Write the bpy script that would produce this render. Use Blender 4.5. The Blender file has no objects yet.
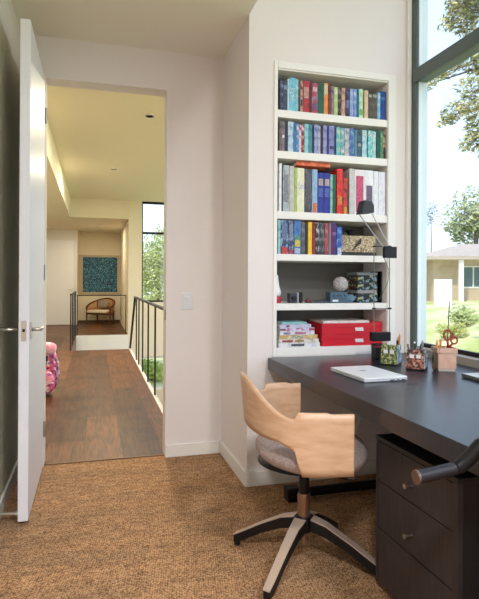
import bpy, bmesh, math, random
from mathutils import Vector, Matrix
S = bpy.context.scene
COL = S.collection
PI = math.pi
rnd = random.Random(7)

# ------------------------------------------------------------------ camera
EYE = 1.20
YAW, ROLL, FPX = math.radians(15.517), math.radians(0.3276), 524.96
FW = Vector((math.sin(YAW), math.cos(YAW), 0)); RT = Vector((math.cos(YAW), -math.sin(YAW), 0)); UP = Vector((0, 0, 1))
R2 = math.cos(ROLL) * RT + math.sin(ROLL) * UP
U2 = -math.sin(ROLL) * RT + math.cos(ROLL) * UP
cd = bpy.data.cameras.new('camera'); cam = bpy.data.objects.new('camera', cd); COL.objects.link(cam)
cd.sensor_fit = 'HORIZONTAL'; cd.sensor_width = 36; cd.lens = FPX / 479 * 36
cd.shift_y = -(299.5 - 281.3) / 479
cd.clip_start = 0.02; cd.clip_end = 300
m = Matrix((R2, U2, -FW)).transposed().to_4x4(); m.translation = (0, 0, EYE)
cam.matrix_world = m
S.camera = cam

# ------------------------------------------------------------------ world, sun, exposure
S.view_settings.view_transform = 'Standard'; S.view_settings.look = 'None'
S.view_settings.gamma = 1; S.view_settings.use_curve_mapping = False
S.view_settings.exposure = 0.0
w = bpy.data.worlds.new('sky'); S.world = w; w.use_nodes = True
nt = w.node_tree; nt.nodes.clear()
wo = nt.nodes.new('ShaderNodeOutputWorld'); bg = nt.nodes.new('ShaderNodeBackground')
tc = nt.nodes.new('ShaderNodeTexCoord'); sep = nt.nodes.new('ShaderNodeSeparateXYZ')
rp = nt.nodes.new('ShaderNodeValToRGB'); ns = nt.nodes.new('ShaderNodeTexNoise'); mx = nt.nodes.new('ShaderNodeMix')
nt.links.new(tc.outputs['Generated'], sep.inputs[0]); nt.links.new(sep.outputs[2], rp.inputs[0])
rp.color_ramp.elements[0].position = 0.0; rp.color_ramp.elements[0].color = (.80, 0.88, 0.95, 1)
rp.color_ramp.elements[1].position = 0.6; rp.color_ramp.elements[1].color = (0.28, 0.50, 0.95, 1)
e = rp.color_ramp.elements.new(0.22); e.color = (0.50, 0.70, 1.0, 1)
mx.data_type = 'RGBA'; ns.inputs['Scale'].default_value = 2.2; ns.inputs['Detail'].default_value = 5
nt.links.new(tc.outputs['Generated'], ns.inputs['Vector']); nt.links.new(ns.outputs['Fac'], mx.inputs[0])
nt.links.new(rp.outputs[0], mx.inputs[6]); mx.inputs[7].default_value = (0.72, 0.80, 0.95, 1)
nt.links.new(mx.outputs[2], bg.inputs[0]); bg.inputs[1].default_value = 1.9
nt.links.new(bg.outputs[0], wo.inputs[0])

def light(kind, name, loc, rot, energy, color=(1, 1, 1), size=None, size_y=None, portal=False, angle=None):
    d = bpy.data.lights.new(name, kind); d.energy = energy; d.color = color
    if kind == 'AREA':
        d.shape = 'RECTANGLE'; d.size = size; d.size_y = size_y or size
        if portal: d.cycles.is_portal = True
    if angle: d.angle = angle
    o = bpy.data.objects.new(name, d); COL.objects.link(o); o.location = loc; o.rotation_euler = rot
    return o
# the sun stands behind the house, high, and lights the garden
light('SUN', 'sun', (0, 0, 20), (math.radians(42), 0, math.radians(-52)), 3.0, (1, .95, .86), angle=math.radians(1))
# portals in the windows (they only steer the sky's own light)
light('AREA', 'office_window_portal', (2.05, 0.3, 2.1), (0, math.radians(90), 0), 1, size=2.7, size_y=5.0, portal=True)
light('AREA', 'hall_window_portal', (2.35, 8.1, 1.2), (0, math.radians(90), 0), 1, size=3.2, size_y=7.6, portal=True)
# lamp power: added office fill lights behind the camera, and the hall downlights
OFFICE_FILL_W, HALL_W = 105, 64

# ------------------------------------------------------------------ materials
def lin(c):
    return tuple(((v / 255) / 12.92 if v / 255 <= .04045 else ((v / 255 + .055) / 1.055) ** 2.4) for v in c[:3]) + (1,)
def mat(name, rgb, rough=.5, metal=0, rgb2=None, scale=20, stretch=(1, 1, 1), bump=0, bscale=None, detail=3, lo=.4, hi=.6, spec=.5, emit=None):
    M = bpy.data.materials.new(name); M.use_nodes = True
    n = M.node_tree; b = n.nodes['Principled BSDF']
    b.inputs['Base Color'].default_value = lin(rgb); b.inputs['Roughness'].default_value = rough
    b.inputs['Metallic'].default_value = metal; b.inputs['Specular IOR Level'].default_value = spec
    t = n.nodes.new('ShaderNodeTexCoord'); mp = n.nodes.new('ShaderNodeMapping'); mp.inputs['Scale'].default_value = stretch
    n.links.new(t.outputs['Object'], mp.inputs[0])
    no = n.nodes.new('ShaderNodeTexNoise'); no.inputs['Scale'].default_value = scale; no.inputs['Detail'].default_value = detail
    n.links.new(mp.outputs[0], no.inputs['Vector'])
    if rgb2 is not None:
        r = n.nodes.new('ShaderNodeValToRGB'); r.color_ramp.elements[0].position = lo; r.color_ramp.elements[1].position = hi
        r.color_ramp.elements[0].color = lin(rgb); r.color_ramp.elements[1].color = lin(rgb2)
        n.links.new(no.outputs['Fac'], r.inputs[0]); n.links.new(r.outputs[0], b.inputs['Base Color'])
    if bump:
        bp = n.nodes.new('ShaderNodeBump'); bp.inputs['Strength'].default_value = bump; bp.inputs['Distance'].default_value = .01
        if bscale:
            no2 = n.nodes.new('ShaderNodeTexNoise'); no2.inputs['Scale'].default_value = bscale; n.links.new(mp.outputs[0], no2.inputs['Vector'])
            n.links.new(no2.outputs['Fac'], bp.inputs['Height'])
        else: n.links.new(no.outputs['Fac'], bp.inputs['Height'])
        n.links.new(bp.outputs[0], b.inputs['Normal'])
    if emit:
        b.inputs['Emission Color'].default_value = lin(rgb); b.inputs['Emission Strength'].default_value = emit
    return M

def spot_mat(name, cols, scale=60, stretch=(1, 1, 1), rough=.6):
    """patterned: voronoi cells through a stepped colour ramp"""
    M = bpy.data.materials.new(name); M.use_nodes = True
    n = M.node_tree; b = n.nodes['Principled BSDF']; b.inputs['Roughness'].default_value = rough
    t = n.nodes.new('ShaderNodeTexCoord'); mp = n.nodes.new('ShaderNodeMapping'); mp.inputs['Scale'].default_value = stretch
    v = n.nodes.new('ShaderNodeTexVoronoi'); v.inputs['Scale'].default_value = scale
    sp = n.nodes.new('ShaderNodeSeparateColor'); r = n.nodes.new('ShaderNodeValToRGB'); r.color_ramp.interpolation = 'CONSTANT'
    n.links.new(t.outputs['Object'], mp.inputs[0]); n.links.new(mp.outputs[0], v.inputs['Vector'])
    n.links.new(v.outputs['Color'], sp.inputs[0]); n.links.new(sp.outputs[0], r.inputs[0]); n.links.new(r.outputs[0], b.inputs['Base Color'])
    el = r.color_ramp.elements
    for i, c in enumerate(cols):
        p = i / len(cols)
        if i < 2: el[i].position = p; q = el[i]
        else: q = el.new(p)
        q.color = lin(c)
    return M

def carpet_mat():
    M = bpy.data.materials.new('sisal_weave'); M.use_nodes = True
    n = M.node_tree; b = n.nodes['Principled BSDF']; b.inputs['Roughness'].default_value = .95; b.inputs['Specular IOR Level'].default_value = .1
    t = n.nodes.new('ShaderNodeTexCoord')
    def mapping(sc, rz=0):
        q = n.nodes.new('ShaderNodeMapping'); q.inputs['Scale'].default_value = sc; q.inputs['Rotation'].default_value = (0, 0, rz)
        n.links.new(t.outputs['Object'], q.inputs[0]); return q
    v = n.nodes.new('ShaderNodeTexVoronoi'); v.inputs['Scale'].default_value = 1; v.inputs['Randomness'].default_value = .55
    n.links.new(mapping((105, 150, 1), .12).outputs[0], v.inputs['Vector'])
    r = n.nodes.new('ShaderNodeValToRGB'); el = r.color_ramp.elements
    el[0].position = .12; el[0].color = lin((240, 202, 158)); el[1].position = .8; el[1].color = lin((106, 78, 60))
    q = el.new(.42); q.color = lin((214, 166, 122))
    n.links.new(v.outputs['Distance'], r.inputs[0])
    n1 = n.nodes.new('ShaderNodeTexNoise'); n1.inputs['Scale'].default_value = 1; n1.inputs['Detail'].default_value = 4
    n.links.new(mapping((14, 30, 1)).outputs[0], n1.inputs['Vector'])
    r1 = n.nodes.new('ShaderNodeValToRGB'); r1.color_ramp.elements[0].position = .3; r1.color_ramp.elements[1].position = .72
    r1.color_ramp.elements[0].color = (.62, .60, .60, 1); r1.color_ramp.elements[1].color = (1.0, 1.0, 1.0, 1)
    n.links.new(n1.outputs['Fac'], r1.inputs[0])
    n2 = n.nodes.new('ShaderNodeTexNoise'); n2.inputs['Scale'].default_value = 1; n2.inputs['Detail'].default_value = 2
    n.links.new(mapping((1.5, 7, 1)).outputs[0], n2.inputs['Vector'])
    r2 = n.nodes.new('ShaderNodeValToRGB'); r2.color_ramp.elements[0].position = .35; r2.color_ramp.elements[1].position = .65
    r2.color_ramp.elements[0].color = (.82, .84, .86, 1); r2.color_ramp.elements[1].color = (1, .98, .95, 1)
    n.links.new(n2.outputs['Fac'], r2.inputs[0])
    m1 = n.nodes.new('ShaderNodeMix'); m1.data_type = 'RGBA'; m1.blend_type = 'MULTIPLY'; m1.inputs[0].default_value = 1
    n.links.new(r.outputs[0], m1.inputs[6]); n.links.new(r1.outputs[0], m1.inputs[7])
    m2 = n.nodes.new('ShaderNodeMix'); m2.data_type = 'RGBA'; m2.blend_type = 'MULTIPLY'; m2.inputs[0].default_value = 1
    n.links.new(m1.outputs[2], m2.inputs[6]); n.links.new(r2.outputs[0], m2.inputs[7])
    n.links.new(m2.outputs[2], b.inputs['Base Color'])
    bp = n.nodes.new('ShaderNodeBump'); bp.inputs['Strength'].default_value = .8; bp.inputs['Distance'].default_value = .006; bp.invert = True
    n.links.new(v.outputs['Distance'], bp.inputs['Height']); n.links.new(bp.outputs[0], b.inputs['Normal'])
    return M

def plank_mat():
    M = bpy.data.materials.new('wide_oak_planks'); M.use_nodes = True
    n = M.node_tree; b = n.nodes['Principled BSDF']; b.inputs['Roughness'].default_value = .42; b.inputs['Specular IOR Level'].default_value = .3
    t = n.nodes.new('ShaderNodeTexCoord')
    mp = n.nodes.new('ShaderNodeMapping'); mp.inputs['Rotation'].default_value = (0, 0, PI / 2); mp.inputs['Location'].default_value = (.3, .055, 0)
    n.links.new(t.outputs['Object'], mp.inputs[0])
    br = n.nodes.new('ShaderNodeTexBrick'); br.inputs['Scale'].default_value = 1; br.inputs['Brick Width'].default_value = 1.9
    br.inputs['Row Height'].default_value = .26; br.inputs['Mortar Size'].default_value = .0025; br.offset = .37
    br.inputs['Color1'].default_value = lin((122, 80, 50)); br.inputs['Color2'].default_value = lin((84, 56, 38)); br.inputs['Mortar'].default_value = lin((66, 42, 30))
    n.links.new(mp.outputs[0], br.inputs['Vector'])
    m2 = n.nodes.new('ShaderNodeMapping'); m2.inputs['Scale'].default_value = (16, 1.3, 1); n.links.new(t.outputs['Object'], m2.inputs[0])
    no = n.nodes.new('ShaderNodeTexNoise'); no.inputs['Scale'].default_value = 2.2; no.inputs['Detail'].default_value = 6; no.inputs['Distortion'].default_value = 1.2
    n.links.new(m2.outputs[0], no.inputs['Vector'])
    r = n.nodes.new('ShaderNodeValToRGB'); r.color_ramp.elements[0].position = .3; r.color_ramp.elements[1].position = .75
    r.color_ramp.elements[0].color = (.42, .38, .35, 1); r.color_ramp.elements[1].color = (1.35, 1.25, 1.05, 1)
    n.links.new(no.outputs['Fac'], r.inputs[0])
    n3 = n.nodes.new('ShaderNodeTexNoise'); n3.inputs['Scale'].default_value = 3.5; n3.inputs['Detail'].default_value = 4
    n.links.new(t.outputs['Object'], n3.inputs['Vector'])
    r3 = n.nodes.new('ShaderNodeValToRGB'); r3.color_ramp.elements[0].position = .30; r3.color_ramp.elements[1].position = .48
    r3.color_ramp.elements[0].color = (.5, .45, .42, 1); r3.color_ramp.elements[1].color = (1, 1, 1, 1)
    n.links.new(n3.outputs['Fac'], r3.inputs[0])
    a = n.nodes.new('ShaderNodeMix'); a.data_type = 'RGBA'; a.blend_type = 'MULTIPLY'; a.inputs[0].default_value = 1
    c = n.nodes.new('ShaderNodeMix'); c.data_type = 'RGBA'; c.blend_type = 'MULTIPLY'; c.inputs[0].default_value = 1
    n.links.new(br.outputs['Color'], a.inputs[6]); n.links.new(r.outputs[0], a.inputs[7])
    n.links.new(a.outputs[2], c.inputs[6]); n.links.new(r3.outputs[0], c.inputs[7]); n.links.new(c.outputs[2], b.inputs['Base Color'])
    return M

def wood_mat(name, c1, c2, rough=.4, stretch=(3, 3, 30), scale=3):
    return mat(name, c1, rough, rgb2=c2, scale=scale, stretch=stretch, detail=5, lo=.3, hi=.7)

WALL = mat('warm_white_paint', (234, 226, 222), .75, bump=.03, bscale=180)
CEIL = mat('ceiling_paint', (242, 236, 220), .8)
CREAM = mat('hall_cream_paint', (238, 226, 200), .8, bump=.03, bscale=150)
CREAM_PANEL = mat('pale_cream_panel', (226, 222, 196), .6, rgb2=(216, 212, 186), scale=3)  # plain cream, lightened to offset the shade behind the door
TRIM = mat('white_trim_paint', (238, 235, 228), .45)
DOORM = mat('door_white_paint', (236, 236, 240), .4)
SHELFM = mat('shelf_white_paint', (240, 236, 230), .5)
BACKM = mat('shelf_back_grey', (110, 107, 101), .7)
CARPET = carpet_mat(); PLANK = plank_mat()
FRAMEM = mat('grey_green_window_frame', (84, 98, 96), .45)
ALU = mat('pale_sill_metal', (176, 170, 160), .5, metal=.2)
BLACKM = mat('black_metal', (26, 26, 28), .4, metal=.4)
RAILM = mat('dark_rail_metal', (44, 44, 46), .5, metal=.3)
CHROME = mat('brushed_chrome', (205, 200, 192), .28, metal=1)
DESKM = mat('black_brown_desk', (24, 27, 37), .30, rgb2=(30, 33, 44), scale=6, stretch=(1, 12, 1), spec=.65)
PEDM = mat('black_brown_drawer', (50, 44, 46), .42, rgb2=(58, 51, 52), scale=6, stretch=(1, 12, 1), spec=.35)
PEDS = mat('black_brown_side', (22, 21, 22), .5)
BIRCH = wood_mat('birch_veneer', (216, 180, 148), (196, 154, 120), .38, (3, 3, 14))
CUSH = mat('mauve_grey_wool', (186, 170, 166), .9, rgb2=(160, 144, 140), scale=120, bump=.25, bscale=300)
PAPER = mat('book_paper', (232, 226, 210), .8)
WHITEP = mat('white_plastic', (226, 228, 228), .35)
REDB = mat('red_box_card', (204, 22, 42), .45)
GRASS = mat('sunny_grass', (176, 184, 104), .9, rgb2=(232, 228, 176), scale=.9, detail=8, lo=.35, hi=.65)
GLASS = None
def glass_mat():
    M = bpy.data.materials.new('window_glass'); M.use_nodes = True; n = M.node_tree; n.nodes.clear()
    o = n.nodes.new('ShaderNodeOutputMaterial'); t = n.nodes.new('ShaderNodeBsdfTransparent'); g = n.nodes.new('ShaderNodeBsdfGlossy')
    mxs = n.nodes.new('ShaderNodeMixShader'); f = n.nodes.new('ShaderNodeValue'); f.outputs[0].default_value = .035
    g.inputs['Roughness'].default_value = .02; t.inputs['Color'].default_value = (.96, .98, .98, 1)
    n.links.new(f.outputs[0], mxs.inputs[0]); n.links.new(t.outputs[0], mxs.inputs[1]); n.links.new(g.outputs[0], mxs.inputs[2]); n.links.new(mxs.outputs[0], o.inputs[0])
    return M
GLASS = glass_mat()

# ------------------------------------------------------------------ mesh helpers
def B(): return bmesh.new()
def box(b, x0, x1, y0, y1, z0, z1, bev=0, rot=None, piv=None):
    r = bmesh.ops.create_cube(b, size=1)
    vs = r['verts']
    for v in vs:
        v.co = Vector(((x0 + x1) / 2 + v.co.x * (x1 - x0), (y0 + y1) / 2 + v.co.y * (y1 - y0), (z0 + z1) / 2 + v.co.z * (z1 - z0)))
    if bev:
        es = list({e for v in vs for e in v.link_edges})
        rr = bmesh.ops.bevel(b, geom=es, offset=bev, segments=2, affect='EDGES', profile=.6)
        vs = rr['verts'] if rr['verts'] else vs
        vs = list({v for f in rr['faces'] for v in f.verts} | {v for v in vs if v.is_valid})
    if rot is not None:
        p = Vector(piv) if piv else Vector(((x0 + x1) / 2, (y0 + y1) / 2, (z0 + z1) / 2))
        bmesh.ops.rotate(b, verts=[v for v in vs if v.is_valid], cent=p, matrix=rot)
    return b
def tube(b, pts, r, seg=10, cap=True):
    pts = [Vector(p) for p in pts]; n = len(pts)
    rr = r if isinstance(r, (list, tuple)) else [r] * n
    rings = []
    prev = None
    for i, p in enumerate(pts):
        d = (pts[min(i + 1, n - 1)] - pts[max(i - 1, 0)]).normalized()
        if prev is None:
            a = Vector((0, 0, 1)) if abs(d.z) < .9 else Vector((1, 0, 0))
            u = d.cross(a).normalized()
        else:
            u = (prev - d * prev.dot(d)).normalized()
        prev = u; v = d.cross(u)
        rings.append([b.verts.new(p + rr[i] * (math.cos(2 * PI * k / seg) * u + math.sin(2 * PI * k / seg) * v)) for k in range(seg)])
    for i in range(n - 1):
        for k in range(seg):
            b.faces.new((rings[i][k], rings[i][(k + 1) % seg], rings[i + 1][(k + 1) % seg], rings[i + 1][k]))
    if cap:
        b.faces.new(rings[0][::-1]); b.faces.new(rings[-1])
    return b
def lathe(b, prof, seg=24, c=(0, 0, 0), sx=1, sy=1):
    rings = []
    for (r, z) in prof:
        rings.append([b.verts.new((c[0] + sx * r * math.cos(2 * PI * k / seg), c[1] + sy * r * math.sin(2 * PI * k / seg), c[2] + z)) for k in range(seg)])
    for i in range(len(rings) - 1):
        for k in range(seg):
            b.faces.new((rings[i][k], rings[i][(k + 1) % seg], rings[i + 1][(k + 1) % seg], rings[i + 1][k]))
    b.faces.new(rings[0][::-1]); b.faces.new(rings[-1])
    return b
def torus(b, c, R, r, ax_u, ax_v, sv=1.0, seg=20, s2=8):
    u = Vector(ax_u); v = Vector(ax_v); n = u.cross(v).normalized(); c = Vector(c)
    rings = []
    for i in range(seg):
        a = 2 * PI * i / seg
        p = c + R * (math.cos(a) * u + sv * math.sin(a) * v); d = (math.cos(a) * u + math.sin(a) * v)
        rings.append([b.verts.new(p + r * (math.cos(2 * PI * k / s2) * d + math.sin(2 * PI * k / s2) * n)) for k in range(s2)])
    for i in range(seg):
        A, C = rings[i], rings[(i + 1) % seg]
        for k in range(s2): b.faces.new((A[k], A[(k + 1) % s2], C[(k + 1) % s2], C[k]))
    return b
def prism(b, poly, axis, a, c):
    """poly in the two other axes, extruded a..c along axis"""
    def P(u, v, w):
        return {0: (w, u, v), 1: (u, w, v), 2: (u, v, w)}[axis]
    A = [b.verts.new(P(u, v, a)) for u, v in poly]; C = [b.verts.new(P(u, v, c)) for u, v in poly]
    b.faces.new(A[::-1]); b.faces.new(C)
    for i in range(len(poly)):
        j = (i + 1) % len(poly); b.faces.new((A[i], A[j], C[j], C[i]))
    bmesh.ops.recalc_face_normals(b, faces=b.faces[:])
    return b
def obj(name, b, material, parent=None, smooth=False, loc=None):
    bmesh.ops.recalc_face_normals(b, faces=b.faces[:])
    me = bpy.data.meshes.new(name); b.to_mesh(me); b.free()
    if material: me.materials.append(material)
    if smooth:
        for p in me.polygons: p.use_smooth = True
    o = bpy.data.objects.new(name, me); COL.objects.link(o)
    if parent: o.parent = parent
    if loc: o.location = loc
    return o
def autosmooth(o, ang=40):
    me = o.data
    for p in me.polygons: p.use_smooth = True
    bm = bmesh.new(); bm.from_mesh(me)
    for e in bm.edges:
        if len(e.link_faces) == 2 and e.calc_face_angle(0) > math.radians(ang): e.smooth = False
    bm.to_mesh(me); bm.free(); return o
def thing(name, label, cat, loc=(0, 0, 0), rz=0, group=None):
    o = bpy.data.objects.new(name, None); COL.objects.link(o); o.empty_display_size = .05
    o.location = loc; o.rotation_euler = (0, 0, rz); return tag(o, label, cat, group)
def tag(o, label, cat, group=None):
    o['label'] = label; o['category'] = cat
    if group: o['group'] = group
    return o
def struct(name, b, material, parent=None, smooth=False):
    o = obj(name, b, material, parent, smooth)
    if not parent: o['kind'] = 'structure'
    return o
def bxs(*bs, bev=0):
    b = B()
    for q in bs: box(b, *q, bev=bev)
    return b

# ------------------------------------------------------------------ setting: office
YB, YD, XS, XL, XW = 2.95, 3.58, 0.87, -0.455, 1.94
struct('floor', bxs((-2.4, 2.02, -2.6, 3.62, -.12, 0)), CARPET)
# wall with the book niche (solid around the opening)
NX0, NX1, NZ1, ND = 1.045, 1.79, 2.47, .30
struct('wall_bookcase', bxs((XS, NX0, YB, YD + .14, 0, 3.6), (NX1, 2.02, YB, YD + .14, 0, 3.6), (NX0, NX1, YB, YD + .14, NZ1, 3.6),
       (NX0, NX1, YB, YD + .14, 0, .752), (NX0, NX1, YB + ND + .01, YD + .14, .752, NZ1)), WALL)
struct('wall_doorway', bxs((-2.4, -.305, YD, YD + .14, 0, 3.6), (.475, XS, YD, YD + .14, 0, 3.6), (-.305, .475, YD, YD + .14, 2.50, 3.6)), WALL)
struct('wall_left', bxs((-2.4, XL, 2.25, YD, 0, 2.5)), CREAM_PANEL)
struct('wall_left_upper', bxs((-2.4, XL, 2.25, YD, 2.5, 2.765)), WALL)
struct('wall_far_left', bxs((-2.5, -2.4, -2.7, YD + .14, 0, 3.6)), WALL)
struct('wall_rear', bxs((-2.5, 2.02, -2.7, -2.6, 0, 3.6)), WALL)
struct('ceiling_soffit', bxs((-2.4, XS, -2.6, YD, 2.765, 3.6)), CEIL)
struct('ceiling', bxs((-2.5, 2.02, -2.7, YD + .14, 3.6, 3.75)), CEIL)
struct('wall_window_apron', bxs((XW, 2.06, -2.6, YB, -.12, .735)), WALL)
struct('wall_window_head', bxs((XW, 2.06, -2.7, YB, 3.45, 3.6)), WALL)
# baseboards
struct('baseboard_doorway', bxs((.475, XS - .016, YD - .014, YD, 0, .085), bev=.003), TRIM)
struct('baseboard_side', bxs((XS - .015, XS, YB - .015, YD, 0, .085), bev=.003), TRIM)
struct('baseboard_bookcase', bxs((XS, XW, YB - .015, YB, 0, .085), bev=.003), TRIM)
struct('baseboard_left', bxs((XL, XL + .012, 2.25, YD, 0, .08), bev=.003), TRIM)
struct('trim_threshold', bxs((-.3, .47, 3.612, 3.626, 0, .006)), mat('threshold_strip', (120, 84, 56), .5))
# window
w1 = struct('window_1', bxs((XW, XW + .075, YB - .082, YB, .735, 3.45), (XW, XW + .075, 0.1, 0.17, .735, 3.45), (XW, XW + .075, -2.6, -2.52, .735, 3.45),
            bev=.003), FRAMEM)
struct('window_post_lit_face', bxs((XW + .012, XW + .074, YB - .0865, YB - .0825, .80, 3.38)), mat('lit_face_paint', (226, 236, 240), .4), w1)  # pale strip paints in the daylight on the post's side face
struct('window_transom', bxs((XW - .012, XW - .0005, -2.55, YB - .055, 2.452, 2.535), (XW, XW + .07, -2.52, YB - .088, 2.452, 2.535), bev=.004), FRAMEM, w1)
struct('window_sill', bxs((XW + .001, XW + .16, -2.5, YB - .083, .737, .795), bev=.004), ALU, w1)
struct('window_track', bxs((XW + .055, XW + .075, -2.5, YB - .083, .796, .82)), BLACKM, w1)
struct('window_head', bxs((XW, XW + .07, -2.5, YB - .083, 3.39, 3.449)), FRAMEM, w1)
wp = B(); box(wp, XW + .035, XW + .041, -2.5, YB - .088, .82, 2.451); box(wp, XW + .035, XW + .041, -2.5, YB - .088, 2.536, 3.39)
struct('window_pane', wp, GLASS, w1)
struct('trim_1', bxs((XW - .028, XW - .002, YB - .03, YB - .001, .752, 3.5), bev=.003), TRIM)   # thin bead between wall and frame

# bookcase built into the niche
bc = thing('bookcase', 'white built-in bookcase of five shelves set in the wall beside the window', 'bookcase', (0, YB, .752))
zb = .752
def lb(b): return b
cs = B()
box(cs, NX0 - .018, NX0, -.006, ND, 0, NZ1 - zb + .0, bev=.002); box(cs, NX1, NX1 + .018, -.006, ND, 0, NZ1 - zb, bev=.002)
obj('case_frame', bxs((NX0 - .02, NX0 + .002, -.008, -.0005, 0, NZ1 - zb + .04), (NX1 - .002, NX1 + .05, -.008, -.0005, 0, NZ1 - zb + .04), (NX0 + .002, NX1 - .002, -.008, -.0005, NZ1 - zb, NZ1 - zb + .04), bev=.002), SHELFM, bc)
cs.free()
obj('side_panel', bxs((NX0 + .0005, NX0 + .0045, 0, ND - .001, 0, NZ1 - zb)), SHELFM, bc)
obj('side_panel', bxs((NX1 - .0045, NX1 - .0005, 0, ND - .001, 0, NZ1 - zb)), SHELFM, bc)
obj('top_panel', bxs((NX0 + .006, NX1 - .006, 0, ND - .001, NZ1 - zb - .008, NZ1 - zb - .0005)), SHELFM, bc)
obj('back_panel', bxs((NX0 + .006, NX1 - .006, ND - .0005, ND + .007, 0.001, NZ1 - zb - .009)), BACKM, bc)
SH = [2.225, 1.98, 1.62, 1.365, 1.068, .803]
for i, z in enumerate(SH):
    th = .045 if i < 3 else .04
    if i == 5: th = .05
    obj('shelf', bxs((NX0 + .005, NX1 - .005, 0.001, ND - .002, z - zb - th, z - zb), bev=.002), SHELFM, bc)

# ------------------------------------------------------------------ setting: hall
struct('floor_hall', bxs((-2.2, -.36, 3.626, 15.6, -.35, 0), (-.36, .60, 3.626, 9.4, -.35, 0), (-.36, .74, 11.9, 15.6, -.35, 0)), PLANK)
struct('trim_2', bxs((.601, .64, 3.73, 9.4, -.35, .012), bev=.003), TRIM)
struct('trim_3', bxs((-.358, .74, 11.86, 11.899, -.40, .004)), mat('stair_fascia', (240, 238, 230), .6))
struct('floor_lower', bxs((-.5, 2.3, 3.72, 12.1, -2.8, -2.7)), PLANK)
stp = B()
for k in range(7): box(stp, -.355, .595, 9.42 + k * .27, 9.71 + k * .27, -.2 - k * .19, -.16 - k * .19)
struct('stair_treads', stp, PLANK)
struct('wall_hall_left', bxs((-2.3, -2.2, 3.72, 15.7, -.35, 3.2)), CREAM)
struct('wall_hall_front_left', bxs((-2.2, -.43, 14.88, 15.0, 0, 2.6)), mat('hall_end_paint', (226, 222, 216), .7))
struct('wall_hall_back', bxs((-.6, .9, 15.55, 15.65, 0, 2.6)), CREAM)
struct('wall_hall_niche', bxs((-.46, -.43, 15.0, 15.55, 0, 2.57)), CREAM)
struct('wall_hall_right', bxs((.74, .86, 12.02, 15.55, 0, 2.57)), CREAM)
W0, W1 = 1.035, 2.1
struct('wall_hall_end', bxs((.74, W0, 11.9, 12.02, -2.7, 2.98), (W1, 2.3, 11.9, 12.02, -2.7, 2.98), (W0, W1, 11.9, 12.02, -.5, .72),
       (W0, W1, 11.9, 12.02, -2.7, -1.25)), CREAM)
struct('wall_stairwell', bxs((.60, .72, 3.72, 3.74, -2.7, -.36), (-.37, -.36, 9.4, 11.86, -2.7, -.351), (-.36, .74, 11.9, 11.95, -2.7, -.41)), TRIM)
struct('wall_void_apron', bxs((2.3, 2.4, 3.72, 12.02, -2.8, -.4), (2.3, 2.4, 3.72, 12.02, 2.9, 3.3), (2.3, 2.4, 3.72, 4.3, -.4, 2.9), (2.3, 2.4, 7.6, 7.8, -.4, 2.9)), CREAM)
struct('wall_void_near', bxs((.72, 2.3, 3.721, 3.8, -2.7, 3.0)), CREAM)
struct('ceiling_hall', bxs((-.5, 2.4, 3.72, 12.05, 2.98, 3.2)), CREAM)
struct('ceiling_hall_low', bxs((-2.3, -.5, 3.72, 15.7, 2.57, 3.2), (-.5, .739, 11.9, 15.7, 2.57, 3.2), (.739, .9, 12.03, 15.7, 2.57, 3.2)), CREAM)
w2 = struct('window_2', bxs((W0, W0 + .025, 11.94, 11.99, .72, 2.97), (W1 - .03, W1, 11.94, 11.99, .72, 2.97), (W0, W1, 11.94, 11.99, 2.25, 2.30), (W0, W1, 11.94, 11.99, 2.93, 2.98),
            (W0, W1, 11.94, 11.99, .72, .76)), BLACKM)
struct('window_pane', bxs((W0, W1, 11.96, 11.965, .76, 2.93)), GLASS, w2)
w3 = struct('window_3', bxs((W0, W1, 11.94, 11.99, -1.25, -1.21), (W0, W1, 11.94, 11.99, -.54, -.5)), TRIM)
struct('window_pane', bxs((W0, W1, 11.96, 11.965, -1.21, -.54)), GLASS, w3)
d2 = struct('door_2', bxs((-1.34, -.52, 14.845, 14.879, .01, 2.28), bev=.004), DOORM)
dk = B(); tube(dk, [(-.56, 14.844, .95), (-.56, 14.79, .95), (-.66, 14.79, .95)], .011); struct('door_handle', dk, CHROME, d2)
struct('baseboard_hall', bxs((-2.2, -1.35, 14.866, 14.88, 0, .07), (-.42, .735, 15.535, 15.549, 0, .07), bev=.002), mat('dark_base', (92, 66, 52), .5))

# ------------------------------------------------------------------ open office door
dr = thing('door', 'white open door swung into the office against the shaded left panel', 'door', (-.330, 3.57, 0))
dr['kind'] = 'structure'; dr.name = 'door_1'; del dr['category']
obj('door_leaf', bxs((-.024, .024, -.80, 0, .012, 2.485), bev=.003), DOORM, dr)
for s in (-1, 1):
    h = B()
    box(h, .0245 * s if s > 0 else -.031, .031 if s > 0 else -.0245, -.755, -.715, .905, .99, bev=.002)
    hp = obj('handle_plate', h, CHROME, dr)
    l = B(); tube(l, [(s * .031, -.735, .952), (s * .065, -.735, .952), (s * .072, -.73, .952), (s * .074, -.66, .952), (s * .074, -.61, .951)] if s > 0 else
                  [(s * .031, -.735, .952), (s * .105, -.735, .952), (s * .112, -.73, .952), (s * .113, -.62, .951)], .0095, 12)
    obj('lever', l, CHROME, hp, True)
obj('latch_plate', bxs((-.012, .012, -.8035, -.8005, .90, 1.0)), CHROME, dr)
obj('latch_bolt', bxs((-.006, .006, -.81, -.8036, .945, .96)), BLACKM, dr)
for z in (.25, 1.25, 2.25):
    hb = B(); tube(hb, [(.031, -.008, z - .05), (.031, -.008, z + .05)], .007, 8); obj('hinge', hb, CHROME, dr)
ds = B(); tube(ds, [(-.442, 2.80, .05), (-.362, 2.795, .045)], .008, 10); tube(ds, [(-.366, 2.795, .045), (-.356, 2.795, .045)], .013, 10)
tag(obj('door_stop', ds, CHROME), 'small metal door stop sticking out near the floor behind the open door', 'door stop')
# jamb strike plate
st = struct('trim_4', bxs((.4735, .4755, 3.60, 3.64, .93, 1.0)), mat('dark_strike', (60, 58, 54), .4, metal=.8))

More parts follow.
